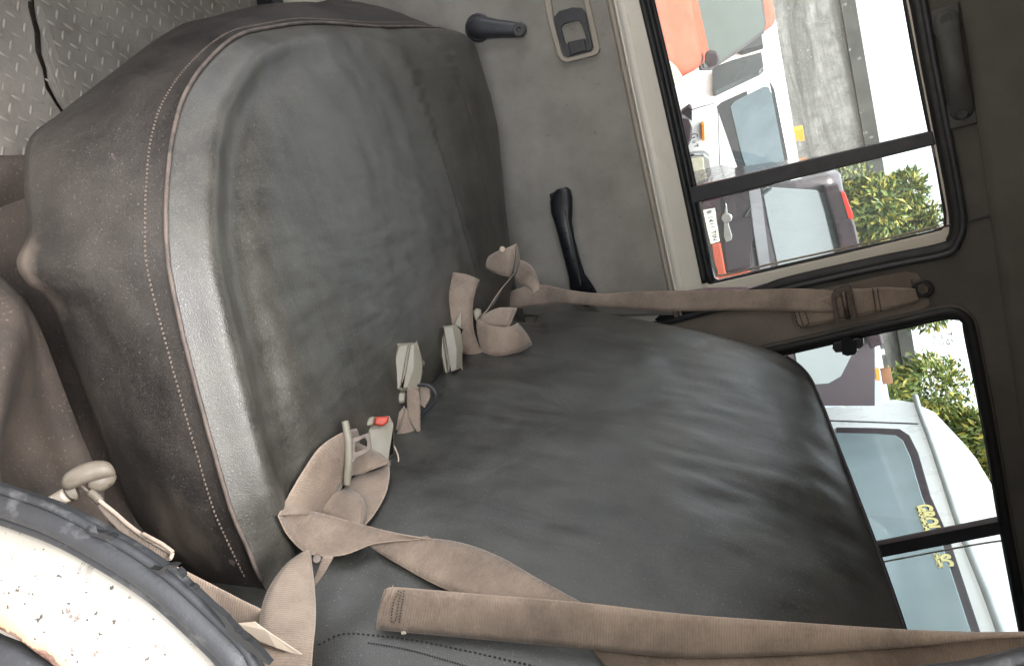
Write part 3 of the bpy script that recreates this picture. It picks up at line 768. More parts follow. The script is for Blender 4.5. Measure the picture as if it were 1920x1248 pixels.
# ================================================================== NEAR SIDE: body pillar, door seal, painted jamb
SY = .42
sc_px = [(-150, 882), (-60, 912), (0, 935), (110, 974), (215, 1030), (305, 1089), (375, 1151), (447, 1222), (505, 1300)]
s3 = [aty(x, y, SY) for x, y in sc_px]
seal_line = [Vector((-.62, SY, .44)), Vector((-.30, SY, .44)), Vector((-.05, SY, .49)), Vector((.03, SY, .62)), Vector((.075, SY, .74))]+s3[1:]+[Vector((.366, SY, 1.27)), Vector((.364, SY, 1.48)), Vector((.3535, SY, 1.626)), Vector((.3425, SY, 1.676)), Vector((.325, SY, 1.75)), Vector((.285, SY, 1.91))]
def side_off(pts, d, y):
    T, N, B = frames(pts, (0, 1, 0))
    return [p+b_*d+Vector((0, y, 0)) for p, b_ in zip(pts, B)]
slc = cr(seal_line, 260)
chk = side_off(slc, .01, 0)[130]; SGN = 1 if (chk-slc[130]).dot(Vector((1, 0, -1))) > 0 else -1   # + = away from the opening
nw = [(p.x, p.z) for p in side_off(slc[::4], SGN*.012, 0)]
plate('near_wall', [nw[0]]+nw[1:]+[(1.9, 1.95), (1.9, .38), (-.62, .38)], [], lambda a, b, c: Vector((a, SY+.006-c, b)), -.008, 0, CREAMP, None, kind='structure')
plate('near_wall', [(-1.6, .38), (-.66, .38), (-.66, 1.98), (-1.6, 1.98)], [], lambda a, b, c: Vector((a, SY+.006-c, b)), -.03, 0, CREAMP, None, kind='structure')  # unseen forward side piece, added to narrow the opening and cut the light
plate('front_light_block', [(.45, .38), (1.85, .38), (1.80, 1.02), (.45, 1.02)], [], lambda a, b, c: Vector((-1.12+c, a, b)), -.05, 0, VINYL_SIDE, None, kind='structure')  # unseen partition, added and sized to hold back light from the front
seal = thing('door_seal', 'weathered blue-grey rubber door seal, cracked, beside chipped white paint', 'door seal', (.25, SY, 1.0))
sp_prof = []
for k in range(18):
    a = 2*math.pi*k/18; w = .0165; t = .0125
    rr = 1+(-.16*math.exp(-((((a-4.35+math.pi) % (2*math.pi))-math.pi)/.22)**2))
    sp_prof.append((w*math.cos(a)*rr, t*math.sin(a)*rr))
sl_o = sweep('bulb', slc, sp_prof, SEALRUB, seal, up=(0, 1, 0))
tube('lip', side_off(slc, SGN*.0165, -.006), .0048, SEALRUB, seal, 8)
tube('lip', side_off(slc, -SGN*.0145, -.004), .004, SEALRUB, seal, 8)
# splits and torn skin in the rubber
def crack(pxs, w, name='split'):
    V = []; F = []; c = cr([aty(x, y, SY-.0122) for x, y in pxs], 26)
    T, N, B = frames(c, (0, 1, 0))
    for i, p in enumerate(c):
        ww = w*math.sin(math.pi*(i+.4)/26.8)*(1+.5*noise.noise(p*300))
        V += [p+B[i]*ww, p-B[i]*ww, p+B[i]*ww*.6+Vector((0, .006, 0)), p-B[i]*ww*.6+Vector((0, .006, 0))]
    for i in range(25):
        a = i*4; F += [(a, a+1, a+5, a+4), (a, a+4, a+6, a+2), (a+1, a+3, a+7, a+5)]
    raw(name, V, F, RUBBER, seal, False)
crack([(280, 1066), (292, 1070), (302, 1072), (310, 1064), (320, 1061), (331, 1062)], .0018)
crack([(161, 992), (170, 998), (182, 1002), (196, 1005), (214, 1008)], .0026)
crack([(392, 1134), (410, 1150), (424, 1166), (436, 1186), (452, 1200), (480, 1222), (505, 1246)], .0042)
crack([(330, 1068), (338, 1077), (342, 1084)], .0012); crack([(352, 1098), (362, 1103), (366, 1108)], .0009)
def flap(pxs, name='torn_skin'):
    c = [aty(x, y, SY-.0145) for x, y in pxs]; m = sum(c, Vector())/len(c)+Vector((0, -.0035, 0))
    raw(name, c+[m], [(i, (i+1) % len(c), len(c)) for i in range(len(c))], SEALRUB, seal, False)
flap([(163, 988), (171, 981), (179, 984), (184, 1000), (176, 999), (168, 996)])
# painted jamb outside the seal, with a rusted edge and a rubber step strip beyond it
ja = [(-150, 905), (-60, 938), (0, 962), (100, 1000), (200, 1056), (283, 1112), (352, 1178), (425, 1252), (490, 1335)]
jz = [(-150, 1110), (-60, 1150), (0, 1187), (32, 1204), (62, 1226), (100, 1256), (150, 1300), (215, 1372), (290, 1460)]
A_ = cr([aty(x, y, SY+.006) for x, y in ja], 60); Z_ = cr([aty(x, y, .365) for x, y in jz], 60)
rows = []
for i in range(26):
    u = i/25; row = []
    for a, z in zip(A_, Z_):
        p = a.lerp(z, u); p.y -= .016*math.sin(math.pi*u)+.010*math.exp(-((u-.30)/.10)**2)*0
        p.y += .0015*fbm(p, 14)
        if u > .93: p.y += .010*(u-.93)/.07
        row.append(p)
    rows.append(row)
jamb = thing('door_jamb', 'chipped white painted door jamb with rusty lower edge at the corner', 'door jamb', (.2, .38, .9))
js = sheet('painted_sheet', rows, RUSTY, jamb, thick=.002)
Z2 = cr([aty(x, y, .362) for x, y in [(-150, 1150), (-60, 1190), (0, 1214), (20, 1222), (50, 1242), (85, 1268), (130, 1310), (190, 1380), (260, 1470)]], 60)
Z3 = cr([aty(x, y, .345) for x, y in [(-250, 1280), (-160, 1330), (-100, 1370), (-60, 1400), (-30, 1420), (10, 1450), (60, 1490), (120, 1560), (180, 1650)]], 60)
rows = []
for i in range(14):
    u = i/13; rows.append([a.lerp(z, u)+Vector((0, -.008*math.sin(math.pi*min(1, u*3))+.0007*fbm(a.lerp(z, u), 60), 0)) for a, z in zip(Z2, Z3)])
rows.insert(0, [p+Vector((0, .012, 0)) for p in rows[0]])
sheet('step_strip', rows, SEALRUB, jamb, thick=.002)
# dusty inner wheel arch between seal and seat
ra = cr([aty(x, y, SY+.02) for x, y in [(-200, 880), (-60, 912), (0, 935), (110, 974), (215, 1030), (305, 1089)]], 50)
rz = cr([aty(x, y, .70) for x, y in [(-200, 400), (-60, 455), (0, 490), (62, 540), (118, 640), (170, 780), (245, 950), (330, 1060)]], 50)
rows = []
for i in range(24):
    u = i/23; row = []
    for a, z in zip(ra, rz):
        v_ = len(row)/49; sag = min(1, max(0, (v_-.30)/.35)); sag = sag*sag*(3-2*sag)
        p = a.lerp(z, u); p.z += (.014*(1-sag)-.13*sag)*math.sin(math.pi*u)**.7-.03*max(0, u-.8)/.2
        p += Vector((0, 0, .004*fbm(p, 9)+.0012*fbm(p, 60))); row.append(p)
    rows.append(row)
rows.append([p+Vector((.0, .06, -.10)) for p in rows[-1]])
arch = sheet('wheel_arch', rows, DUSTY, None); tag(arch, 'dusty brown wheel arch panel under the near end of the seat', 'body panel')
SURF['arch'] = BVHTree.FromPolygons([v.co.copy() for v in arch.data.vertices], [tuple(p.vertices) for p in arch.data.polygons])
mr = []
for i in range(14):
    u = i/13; r_ = []
    for k in range(22):
        v = k/21; q = atz(-130+190*v, 292+240*u, .45)
        q.z += .020*fbm(q, 7)+.010*math.sin(u*math.pi)+.004*fbm(q, 30); r_.append(q)
    mr.append(r_)
fm = sheet('floor_mat', mr, DUSTY, base, thick=.004)

# ================================================================== SEAT BELTS
def dep(p): return (p-EYE).dot(fw)
def D(x, y, d): return (x, y, 'd', d)
def W(x, y, c=.03): return (x, y, 'd', dep(wl(x, y, c)))
def two(l, d=None): return [(D(*a, d if not isinstance(d, list) else d[i]), D(*b_, d if not isinstance(d, list) else d[i])) for i, (a, b_) in enumerate(l)]
# ---- near shoulder belt hanging from the pillar
nb = thing('near_shoulder_belt', 'beige shoulder belt with stitched end hanging along the near side of the backrest', 'seat belt', (.46, .6, 1.2))
dd = [.918, .915, .905, .872, .83, .77, .68, .58, .47, .42]
top_e = [(722, 1104), (733, 1100), (770, 1102), (900, 1113), (1075, 1127), (1280, 1150), (1500, 1166), (1700, 1180), (1920, 1192), (2040, 1198)]
bot_e = [(704, 1172), (712, 1179), (760, 1184), (900, 1197), (1080, 1213), (1280, 1231), (1500, 1225), (1700, 1211), (1900, 1194), (2030, 1200)]
def clear(x, y, l):
    p = hit(x, y, ('back',)); return dep(p)-l if (p-EYE).length < 1.6 else 9
dd = [min(d, clear(*a, .016), clear(*b_, .016), clear((a[0]+b_[0])/2, (a[1]+b_[1])/2, .016)) for d, a, b_ in zip(dd, top_e, bot_e)]
E0 = dd[0]
sleeve = ribbon('webbing', two(list(zip(top_e, bot_e)), dd), WEB, nb, 120, .0024, .002)
dd2 = [min(x+.012, x-.0+.006) for x in dd[4:]]
ribbon('webbing', two(list(zip([(1092, 1195), (1280, 1216), (1500, 1212), (1700, 1200), (1920, 1184), (2040, 1178)], [(1150, 1264), (1300, 1300), (1500, 1305), (1740, 1300), (1920, 1285), (2040, 1275)])), dd2), WEB, nb, 90, .0022, .001)
ribbon('webbing', two([((738, 1098), (735, 1104)), ((716, 1128), (722, 1132)), ((703, 1176), (711, 1180))], [E0-.003, E0-.006, E0-.003]), WEB, nb, 30, .004)     # folded end
def stitch_px(pts, d, parent, n=40, mat=DTHREAD, w=.0006):
    ln = cr([atd(x, y, d) for x, y in pts], n); stitches('stitching', ln, parent, mat, -sight(*pts[0]).normalized(), w)
stitch_px([(752, 1108), (748, 1125), (742, 1160), (734, 1164), (737, 1132), (748, 1106)], min(dd[1:3])-.004, nb, 44)
stitch_px([(758, 1106), (754, 1130), (748, 1166)], min(dd[1:3])-.004, nb, 24)
ribbon('frayed_end', two([((752, 1183), (760, 1183)), ((753, 1188), (762, 1187))], dd[2]-.002), PAPER, nb, 8, .003)
# ---- near lap belt: twisted loop, tongue, fold
lb = thing('near_lap_belt', 'beige lap belt twisted in a loop over the seat with its metal tongue', 'seat belt', (.42, .75, .97))
ribbon('webbing', [((701, 1017, .012), (690, 1022, .010)), ((760, 1008, .02), (748, 1058, .010)), ((850, 1014, .024), (835, 1104, .012)), ((930, 1040, .022), (930, 1130, .014)), ((1010, 1085, .02), (1000, 1150, .015)), ((1092, 1130, .016), (1060, 1165, .014))], WEB, lb, 70, .0016, .003)
dA = dep(hit(600, 1000, ('cushion', 'back')))
ribbon('webbing', [((548, 957, .022), (521, 966, .014)), ((585, 958, .034), (542, 1006, .022)), ((640, 972, .036), (580, 1038, .022)), ((700, 988, .034), (642, 1040, .026)), ((760, 1002, .03), (705, 1018, .026)), ((815, 1011, .026), (790, 1010, .026))], WEB, lb, 70, .0016, -.004)
ribbon('webbing', [((521, 966, .006), (606, 962, .016)), ((540, 930, .012), (630, 930, .020)), ((566, 886, .018), (648, 896, .026)), ((600, 838, .024), (652, 868, .030)), ((640, 811, .028), (660, 846, .032)), ((668, 803, .026), (672, 840, .028))], WEB, lb, 60, .0016, .003)
ribbon('webbing', [((650, 826, .036), (654, 892, .034)), ((680, 834, .040), (682, 886, .038)), ((712, 850, .040), (712, 874, .040)), ((729, 865, .034), (727, 868, .036)), ((732, 872, .028), (724, 874, .03))], WEB, lb, 50, .0016, .002)
ribbon('webbing', [((730, 868, .030), (672, 888, .018)), ((730, 895, .022), (655, 902, .012)), ((722, 928, .016), (640, 920, .010)), ((700, 966, .014), (618, 938, .010)), ((682, 986, .014), (602, 962, .010))], WEB, lb, 50, .0016, -.004)
ribbon('webbing', [((600, 960, .020), (626, 924, .022)), ((636, 972, .030), (650, 916, .032)), ((664, 980, .034), (672, 926, .036)), ((678, 984, .026), (680, 934, .028)), ((681, 986, .014), (681, 940, .016))], WEB, lb, 40, .0016, .004)
tg_d = dep(lift(665, 850, .060))
bar_p = cr([atd(x, y, tg_d+dz) for (x, y), dz in zip([(647, 789), (650, 806), (654, 830), (654, 868), (652, 890), (651, 908)], (0, -.002, -.004, -.004, -.002, 0))], 40)
tb = tube('tongue_grip', bar_p, .0058, BEIGEPL, lb, 12, scale=[.55+.45*math.sin(math.pi*min(1, max(0, (i+3)/45)))**.3 for i in range(40)])
def plane_at(d, nrm):
    q = atd(680, 840, d); n = Vector(nrm).normalized()
    ex = n.orthogonal().normalized(); ey = n.cross(ex)
    return (lambda x, y: (lambda p: ((p-q).dot(ex), (p-q).dot(ey)))(on(x, y, n, q))), (lambda a, b, c: q+ex*a+ey*b+n*c)
f2, fp = plane_at(tg_d-.001, -sight(680, 840))
plate('tongue_plate', [f2(*q) for q in [(655, 816), (661, 820), (668, 819), (690, 811), (694, 814), (697, 838), (692, 846), (668, 858), (663, 866), (655, 870)]], [[f2(*q) for q in [(666, 829), (684, 820), (688, 826), (688, 838), (668, 847), (665, 845)]]], fp, -.0022, 0, STEELD, tb, bev=.0005)
# the lap strap that runs down to the sill
lo_ = thing('lap_belt_anchor_strap', 'beige belt strap running down behind the door seal at the seat corner', 'seat belt', (.4, .55, .95))
ribbon('webbing', two([((570, 1033), (582, 1037)), ((538, 1056), (586, 1068)), ((510, 1092), (590, 1105)), ((493, 1130), (592, 1140)), ((486, 1170), (591, 1176)), ((486, 1215), (587, 1216)), ((490, 1275), (583, 1275))], [.87, .85, .82, .79, .76, .73, .70]), WEB, lo_, 60, .0016, .004)
ribbon('webbing', two([((330, 1060), (332, 1082)), ((400, 1096), (396, 1150)), ((450, 1122), (446, 1180)), ((489, 1141), (492, 1200))], [.80, .80, .79, .78]), WEB, lo_, 40, .0016, .001)
disc('anchor_bolt', atd(594, 1047, .885), -sight(594, 1047), .0055, .004, STEELD, lo_, 14, .001)
ribbon('webbing', two([((606, 1040), (626, 1043)), ((596, 1068), (608, 1074)), ((584, 1100), (588, 1102))], [.888, .89, .89]), WEB_FAR, lo_, 20, .0016)
cl = raw('cloth_scrap', [atd(*q) for q in [(446, 1167, .725), (478, 1164, .72), (500, 1180, .715), (567, 1225, .71), (556, 1224, .712), (520, 1212, .715), (486, 1198, .722), (486, 1205, .74), (555, 1222, .73), (500, 1222, .745)]], [(0, 1, 2, 6), (2, 3, 4, 5), (2, 5, 6), (6, 5, 8, 7), (7, 8, 9)], PAPER, None, False)
md = cl.modifiers.new('s', 'SOLIDIFY'); md.thickness = .0012
tag(cl, 'folded cream cloth scrap tucked against the beige strap by the door seal', 'cloth scrap')
# ---- buckles in the gap between cushion and backrest
db = dep(lift(712, 835, .030, ('cushion', 'back')))
b1 = thing('red_button_buckle', 'beige seat belt buckle with red release button', 'belt buckle', atd(710, 830, db))
puck('casing', [(677, 800), (693, 781), (732, 778), (738, 785), (740, 850), (737, 872), (730, 900), (716, 905), (692, 900), (680, 880)], [(688, 804), (714, 804), (722, 860), (722, 890), (694, 890)], db-.014, .030, BEIGEPL, b1)
puck('casing_lip', [(677, 802), (693, 781), (703, 780), (701, 797), (688, 800), (687, 806)], [(681, 800), (694, 784), (700, 783), (698, 796), (688, 798)], db-.0165, .010, BEIGEPL, b1)
puck('release_button', [(704, 781), (730, 780), (727, 792), (718, 799), (701, 796)], [(706, 783), (728, 782), (725, 791), (717, 797), (703, 794)], db-.0175, .010, REDPL, b1)
tube('buckle_cable', cr([atd(x, y, db-.004+dz) for x, y, dz in [(736, 832, .01), (742, 842, 0), (747, 858, -.003), (745, 876, -.003), (738, 888, 0), (728, 894, .012)]], 30), .0012, PAPER, b1, 6)
d2 = dep(lift(765, 700, .026, ('cushion', 'back')))
b2 = thing('wide_buckle', 'beige buckle lying between the seat parts with twisted strap below', 'belt buckle', atd(765, 700, d2))
puck('casing_half', [(745, 645), (769, 642), (781, 642), (794, 685), (790, 712), (783, 733), (742, 734), (735, 722), (733, 690)], [(748, 650), (765, 646), (776, 646), (786, 686), (780, 724), (746, 728), (738, 716), (737, 690)], d2+.000, .022, BEIGEPL, b2)
puck('casing_half', [(745, 645), (769, 642), (752, 732), (742, 734), (735, 722), (733, 690)], [(748, 650), (765, 646), (750, 728), (744, 728), (738, 716), (737, 690)], d2-.006, .028, BEIGEPL, b2)
puck('casing_half', [(769, 642), (781, 642), (794, 685), (790, 712), (783, 733), (754, 733), (751, 728)], [(770, 646), (777, 646), (776, 690), (764, 726), (755, 727)], d2-.010, .030, BEIGEPL, b2)
puck('strap_mouth', [(746, 733), (762, 735), (760, 755), (748, 757), (742, 748)], [(749, 737), (759, 738), (758, 751), (750, 753), (746, 747)], d2-.002, .018, BEIGEPL, b2)
ribbon('strap', two([((764, 722), (785, 733)), ((763, 742), (787, 746)), ((764, 768), (788, 774)), ((767, 785), (788, 800)), ((780, 806), (790, 818)), ((790, 820), (792, 823))], [d2-.012, d2-.010, d2-.006, d2-.006, d2-.008, d2-.006]), WEB, b2, 50, .0016, .002)
ribbon('strap', two([((761, 764), (765, 772)), ((756, 782), (770, 790)), ((748, 804), (781, 814)), ((738, 829), (783, 820))], [d2-.004, d2-.004, d2-.006, d2-.012]), WEB, b2, 40, .0016, .002)
ribbon('strap', two([((738, 786), (758, 760)), ((735, 806), (762, 778)), ((740, 822), (756, 798))], d2+.004), WEB_FAR, b2, 20, .0016)
tube('strap_sleeve', cr([atd(x, y, d2+dz) for x, y, dz in [(782, 722, .0), (796, 721, -.006), (810, 727, -.010), (818, 742, -.010), (812, 757, -.004), (798, 770, .004), (790, 778, .01)]], 40), .0030, DKPL, b2, 8)
ribbon('strap', two([((786, 724), (806, 726)), ((787, 740), (806, 745)), ((788, 758), (796, 764))], d2+.008), WEB_FAR, b2, 16, .0016)
d3 = dep(lift(845, 655, .030, ('cushion', 'back')))
b3 = thing('narrow_buckle', 'beige buckle standing upright in the seat gap beside the looped belt', 'belt buckle', atd(845, 655, d3))
puck('casing_half', [(819, 612), (851, 608), (864, 616), (868, 650), (866, 690), (860, 699), (838, 703), (832, 699), (822, 650)], [(823, 616), (849, 612), (860, 620), (863, 650), (860, 690), (838, 698), (826, 650)], d3-.002, .024, BEIGEPL, b3)
puck('casing_half', [(819, 612), (829, 611), (843, 702), (838, 703), (832, 699), (822, 650)], [(821, 615), (827, 615), (839, 699), (834, 697), (825, 650)], d3-.010, .028, BEIGEPL, b3)
puck('casing_half', [(829, 611), (851, 608), (864, 616), (868, 650), (866, 690), (860, 699), (843, 702)], [(832, 614), (849, 612), (857, 655), (856, 692), (845, 698)], d3-.014, .034, BEIGEPL, b3)
ribbon('strap', two([((826, 686), (832, 704)), ((817, 712), (828, 718)), ((813, 732), (817, 737))], [d3+.004, d3+.004, d3+.006]), WEB_FAR, b3, 20, .0016)
ribbon('strap', two([((836, 704), (850, 702)), ((826, 718), (845, 718)), ((818, 736), (822, 740))], [d3+.002, d3, d3+.004]), WEB_FAR, b3, 20, .0016)
# ---- far belt: loops piled in the corner, shoulder run up to the pillar
fl_ = thing('far_lap_belt', 'beige belt webbing piled in loops at the far end of the seat', 'seat belt', hit(900, 600))
L1 = dep(lift(870, 590, .03, ('cushion', 'back'))); L2 = dep(lift(940, 630, .03, ('cushion', 'back')))
L1 = min(L1, L2)
ribbon('webbing', two([((846, 511), (898, 524)), ((834, 555), (889, 553)), ((830, 605), (886, 595)), ((845, 645), (892, 633)), ((868, 662), (908, 668))], [L1+.01, L1-.015, L1-.02, L1-.015, L1]), WEB, fl_, 50, .0016, .006)
ribbon('webbing', two([((846, 511), (898, 524)), ((862, 519), (899, 530)), ((880, 540), (893, 545)), ((886, 552), (889, 556))], [L1+.01, L1+.022, L1+.028, L1+.03]), WEB_FAR, fl_, 24, .0016)
ribbon('webbing', two([((893, 597), (905, 667)), ((915, 608), (925, 668)), ((940, 613), (950, 665)), ((960, 611), (978, 658)), ((970, 605), (998, 646))], [L1+.0, L1-.02, L1-.03, L1-.025, L1-.005]), WEB, fl_, 50, .0016, .004)
ribbon('webbing', two([((894, 600), (898, 603)), ((910, 588), (925, 611)), ((935, 577), (945, 614)), ((958, 576), (952, 615)), ((970, 578), (956, 610))], [L1, L1+.02, L1+.03, L1+.03, L1+.02]), WEB_FAR, fl_, 40, .0016)
L3 = min(dep(aty(945, 490, 1.66)), dep(lift(922, 490, .02, ('cushion', 'back'))), dep(lift(905, 580, .05, ('cushion', 'back'))))
ribbon('webbing', two([((917, 480), (912, 503)), ((935, 470), (934, 514)), ((952, 464), (950, 518)), ((967, 457), (958, 520))], [L3+.02, L3, L3-.01, L3-.005]), WEB_FAR, fl_, 36, .0016, .004)
ribbon('webbing', two([((967, 457), (969, 458)), ((973, 475), (966, 500)), ((973, 492), (961, 518)), ((962, 515), (948, 532)), ((935, 548), (922, 575)), ((908, 590), (900, 592))], [L3-.005, L3+.005, L3+.01, L3+.005, L3-.02, L3-.06]), WEB_FAR, fl_, 50, .0016)
ribbon('webbing', two([((975, 487), (966, 520)), ((990, 494), (972, 527)), ((1003, 508), (982, 535)), ((1011, 530), (996, 544)), ((1011, 545), (1000, 556))], [L3+.01, L3+.02, L3+.03, L3+.03, L3+.02]), WEB_FAR, fl_, 36, .0016, .004)
disc('press_stud', atd(942, 467, L3-.012), -sight(942, 467), .006, .003, PAPER, fl_, 14, .001)
dt = L1-.008
puck('tongue_tip', [(886, 584), (893, 577), (903, 580), (903, 590), (892, 604), (887, 598)], [(889, 586), (894, 581), (900, 583), (900, 588), (892, 599)], dt, .008, BEIGEPL, fl_)
fs_ = thing('far_shoulder_belt', 'grimy beige shoulder belt running up the far pillar to its anchor', 'seat belt', wl(1500, 560))
lt = [(946, 550), (985, 537), (1020, 534), (1070, 544), (1130, 550), (1200, 546), (1270, 545), (1400, 543), (1500, 541), (1575, 546)]
lb_ = [(950, 578), (990, 576), (1030, 571), (1070, 570), (1130, 575), (1200, 580), (1270, 583), (1400, 581), (1490, 583), (1580, 586)]
dpt = [dep(aty(x, y, yy)) for (x, y), yy in zip(lt, (1.68, 1.70, 1.72, 1.76, 1.79, 1.81, 1.82))]+[dep(wl(x, y, .035)) for x, y in lt[7:]]
ribbon('webbing', two(list(zip(lt, lb_)), dpt), WEB_FAR, fs_, 120, .0018, .002)
ribbon('webbing', [(W(1485, 577, .042), W(1497, 614, .042)), (W(1520, 567, .044), W(1531, 608, .044)), (W(1562, 552, .048), W(1572, 600, .048)), (W(1580, 548, .054), W(1588, 597, .054))], WEB_FAR, fs_, 30, .002)
ribbon('webbing', [(W(1583, 541, .054), W(1590, 598, .054)), (W(1620, 541, .044), W(1628, 588, .044)), (W(1660, 538, .036), W(1668, 579, .036)), (W(1695, 540, .030), W(1702, 570, .030)), (W(1716, 541, .026), W(1722, 562, .026))], WEB_FAR, fs_, 40, .0022)
def wst(pts, c, n=30): 
    stitches('stitching', cr([wl(x, y, c) for x, y in pts], n), fs_, DTHREAD, WN, .0012)
wst([(1487, 577), (1499, 612), (1516, 606), (1504, 571)], .0445, 40); wst([(1494, 575), (1506, 610)], .0445, 20); wst([(1645, 541), (1652, 583)], .041, 20); wst([(1636, 541), (1643, 584)], .043, 20)
f3 = lambda l: px(l, .055)
ad = plate('adjuster_frame', f3([(1559, 552), (1564, 543), (1588, 533), (1595, 537), (1604, 580), (1606, 592), (1600, 600), (1575, 603), (1566, 598)]), [f3([(1566, 557), (1588, 547), (1592, 552), (1599, 590), (1594, 594), (1574, 597)])], wpt, .052, .062, STEELD, fs_, bev=.002)
tube('adjuster_bar', [wl(1581, 547, .062), wl(1590, 597, .062)], .0055, STEELD, ad, 10)
an = plate('anchor_plate', px([(1708, 524), (1722, 526), (1738, 529), (1744, 538), (1743, 547), (1735, 553), (1716, 564), (1712, 556)], .012), [], wpt, .004, .012, STEELD, fs_, bev=.002)
disc('anchor_washer', wl(1731, 541, .012), WN, .020, .006, RUBBER, fs_, 24, .002)
disc('anchor_bolt', wl(1731, 541, .018), WN, .012, .008, STEELD, fs_, 6, .0015)
# ---- belt guide with its strap at the near foot of the seat
CAPPL = simple('dirty_beige_plastic', (.165, .14, .11), .55, var=.4, vs=22, bump=.1, bs=300, spots=(40, .55, .66, (.11, .085, .065)))
bg_ = thing('belt_end_cap', 'dirty beige belt retractor cover with twisted strap beside the dusty wheel arch', 'retractor cover', aty(165, 895, .50))
gd = dep(aty(165, 895, .50))
puck('cap', [(114, 904), (122, 888), (142, 875), (168, 865), (192, 863), (209, 870), (216, 890), (190, 898), (160, 906), (134, 917), (119, 917)], [(121, 900), (128, 890), (146, 881), (169, 871), (191, 868), (204, 874), (206, 884), (187, 890), (160, 898), (136, 907), (125, 907)], gd-.012, .022, CAPPL, bg_, soft=44)
puck('cap_body', [(186, 884), (216, 888), (216, 902), (205, 913), (186, 922), (166, 919), (161, 905), (166, 895)], [(188, 890), (210, 892), (209, 901), (202, 908), (185, 915), (171, 913), (168, 905), (171, 899)], gd-.002, .03, CAPPL, bg_, soft=40)
puck('cap_body', [(118, 912), (140, 906), (149, 922), (149, 934), (137, 939), (124, 931)], [(122, 915), (138, 911), (144, 924), (143, 931), (136, 934), (127, 927)], gd-.004, .03, CAPPL, bg_, soft=36)
tube('cap_spindle', cr([atd(*q) for q in [(126, 926, gd+.002), (112, 934, gd+.004), (92, 946, gd+.006)]], 12), .0075, BEIGETRIM, bg_, 12)
raw('paper_tag', [atd(*q) for q in [(86, 938, gd-.006), (97, 931, gd-.006), (99, 939, gd-.008), (90, 946, gd-.008)]], [(0, 1, 2, 3)], CREAMP, bg_, False)
tube('pull_cord', cr([atd(*q) for q in [(146, 906, gd-.004), (158, 915, gd-.008), (170, 925, gd-.010)]], 14), .0016, CAPPL, bg_, 6)
tube('cord_ferrule', cr([atd(*q) for q in [(169, 923, gd-.010), (178, 930, gd-.011), (188, 940, gd-.011)]], 12), .0048, CAPPL, bg_, 12, flat=.8)
ribbon('strap', two([((182, 930), (184, 946)), ((192, 938), (188, 954)), ((215, 962), (208, 978)), ((240, 984), (232, 1002)), ((268, 1006), (258, 1026)), ((300, 1024), (286, 1048)), ((324, 1036), (320, 1050))], [gd-.010, gd-.012, gd-.020, gd-.03, gd-.04, gd-.05, gd-.055]), WEB_FAR, bg_, 50, .002)
tube('strap_edge', cr([atd(x, y, d) for (x, y), d in zip([(186, 938), (215, 961), (240, 983), (268, 1004), (298, 1022), (322, 1036), (319, 1047)], [gd-.014, gd-.022, gd-.032, gd-.042, gd-.052, gd-.058, gd-.06])], 50), .0020, WEB_FAR, bg_, 8)
tube('strap_edge', cr([atd(x, y, d) for (x, y), d in zip([(268, 1000), (285, 1009), (305, 1020), (324, 1034)], [gd-.045, gd-.052, gd-.056, gd-.06])], 30), .0018, WEB_FAR, bg_, 8)
# ================================================================== OUTSIDE: yard, parked vehicles, wall, trees
YARD = simple('dusty_concrete', (.30, .275, .24), .9, var=.3, vs=.6, bump=.2, bs=40)
raw('ground', [(-90, -90, 0), (90, -90, 0), (90, 90, 0), (-90, 90, 0)], [(0, 1, 2, 3)], YARD, None, False, 'structure')
WHITEP = simple('white_car_paint', (.78, .78, .76), .28, var=.05, vs=3, coat=.5)
COOLW = simple('cool_white_paint', (.74, .775, .785), .30, var=.05, vs=3, coat=.5)
REDP = simple('faded_red_paint', (.36, .060, .030), .55, var=.25, vs=6, c2=(.37, .09, .055), spec=.2)
MAROON = simple('dark_maroon_paint', (.035, .016, .022), .3, var=.3, vs=5, coat=.5)
MAROOND = simple('dark_grey_cladding', (.026, .015, .021), .55, var=.3, vs=9)
def film_glass(name, c, ior, c2):
    m = simple(name, c, .06, var=.4, vs=1.6, c2=c2); bsdf = [n for n in m.node_tree.nodes if n.type == 'BSDF_PRINCIPLED'][0]; bsdf.inputs['IOR'].default_value = ior; return m
CARGL = film_glass('car_glass', (.085, .102, .094), 1.3, (.055, .068, .06))
for n_ in CARGL.node_tree.nodes:
    if n_.type == 'BSDF_PRINCIPLED': n_.inputs['Specular IOR Level'].default_value = .3
CARGLB = film_glass('blue_car_glass', (.10, .135, .15), 1.7, (.05, .075, .085))
CARGLM = film_glass('mirrored_car_glass', (.08, .10, .098), 2.3, (.04, .05, .05))
CARGLP = film_glass('pale_car_glass', (.22, .29, .32), 1.8, (.16, .215, .23))
CARGLD = simple('dark_car_glass', (.03, .038, .042), .07, var=.3, vs=3, spec=.8)
AMBER = simple('amber_lens', (.80, .26, .03), .25, var=.15, vs=20)
REDLENS = simple('red_lens', (.72, .03, .018), .2, var=.15, vs=20)
YELLOWV = simple('yellow_vinyl', (.62, .57, .25), .5, var=.1, vs=20)
TYRE = simple('tyre_rubber', (.02, .02, .021), .8)
LAMPG = simple('lamp_glass', (.62, .58, .44), .12, var=.2, vs=15, spec=.9)

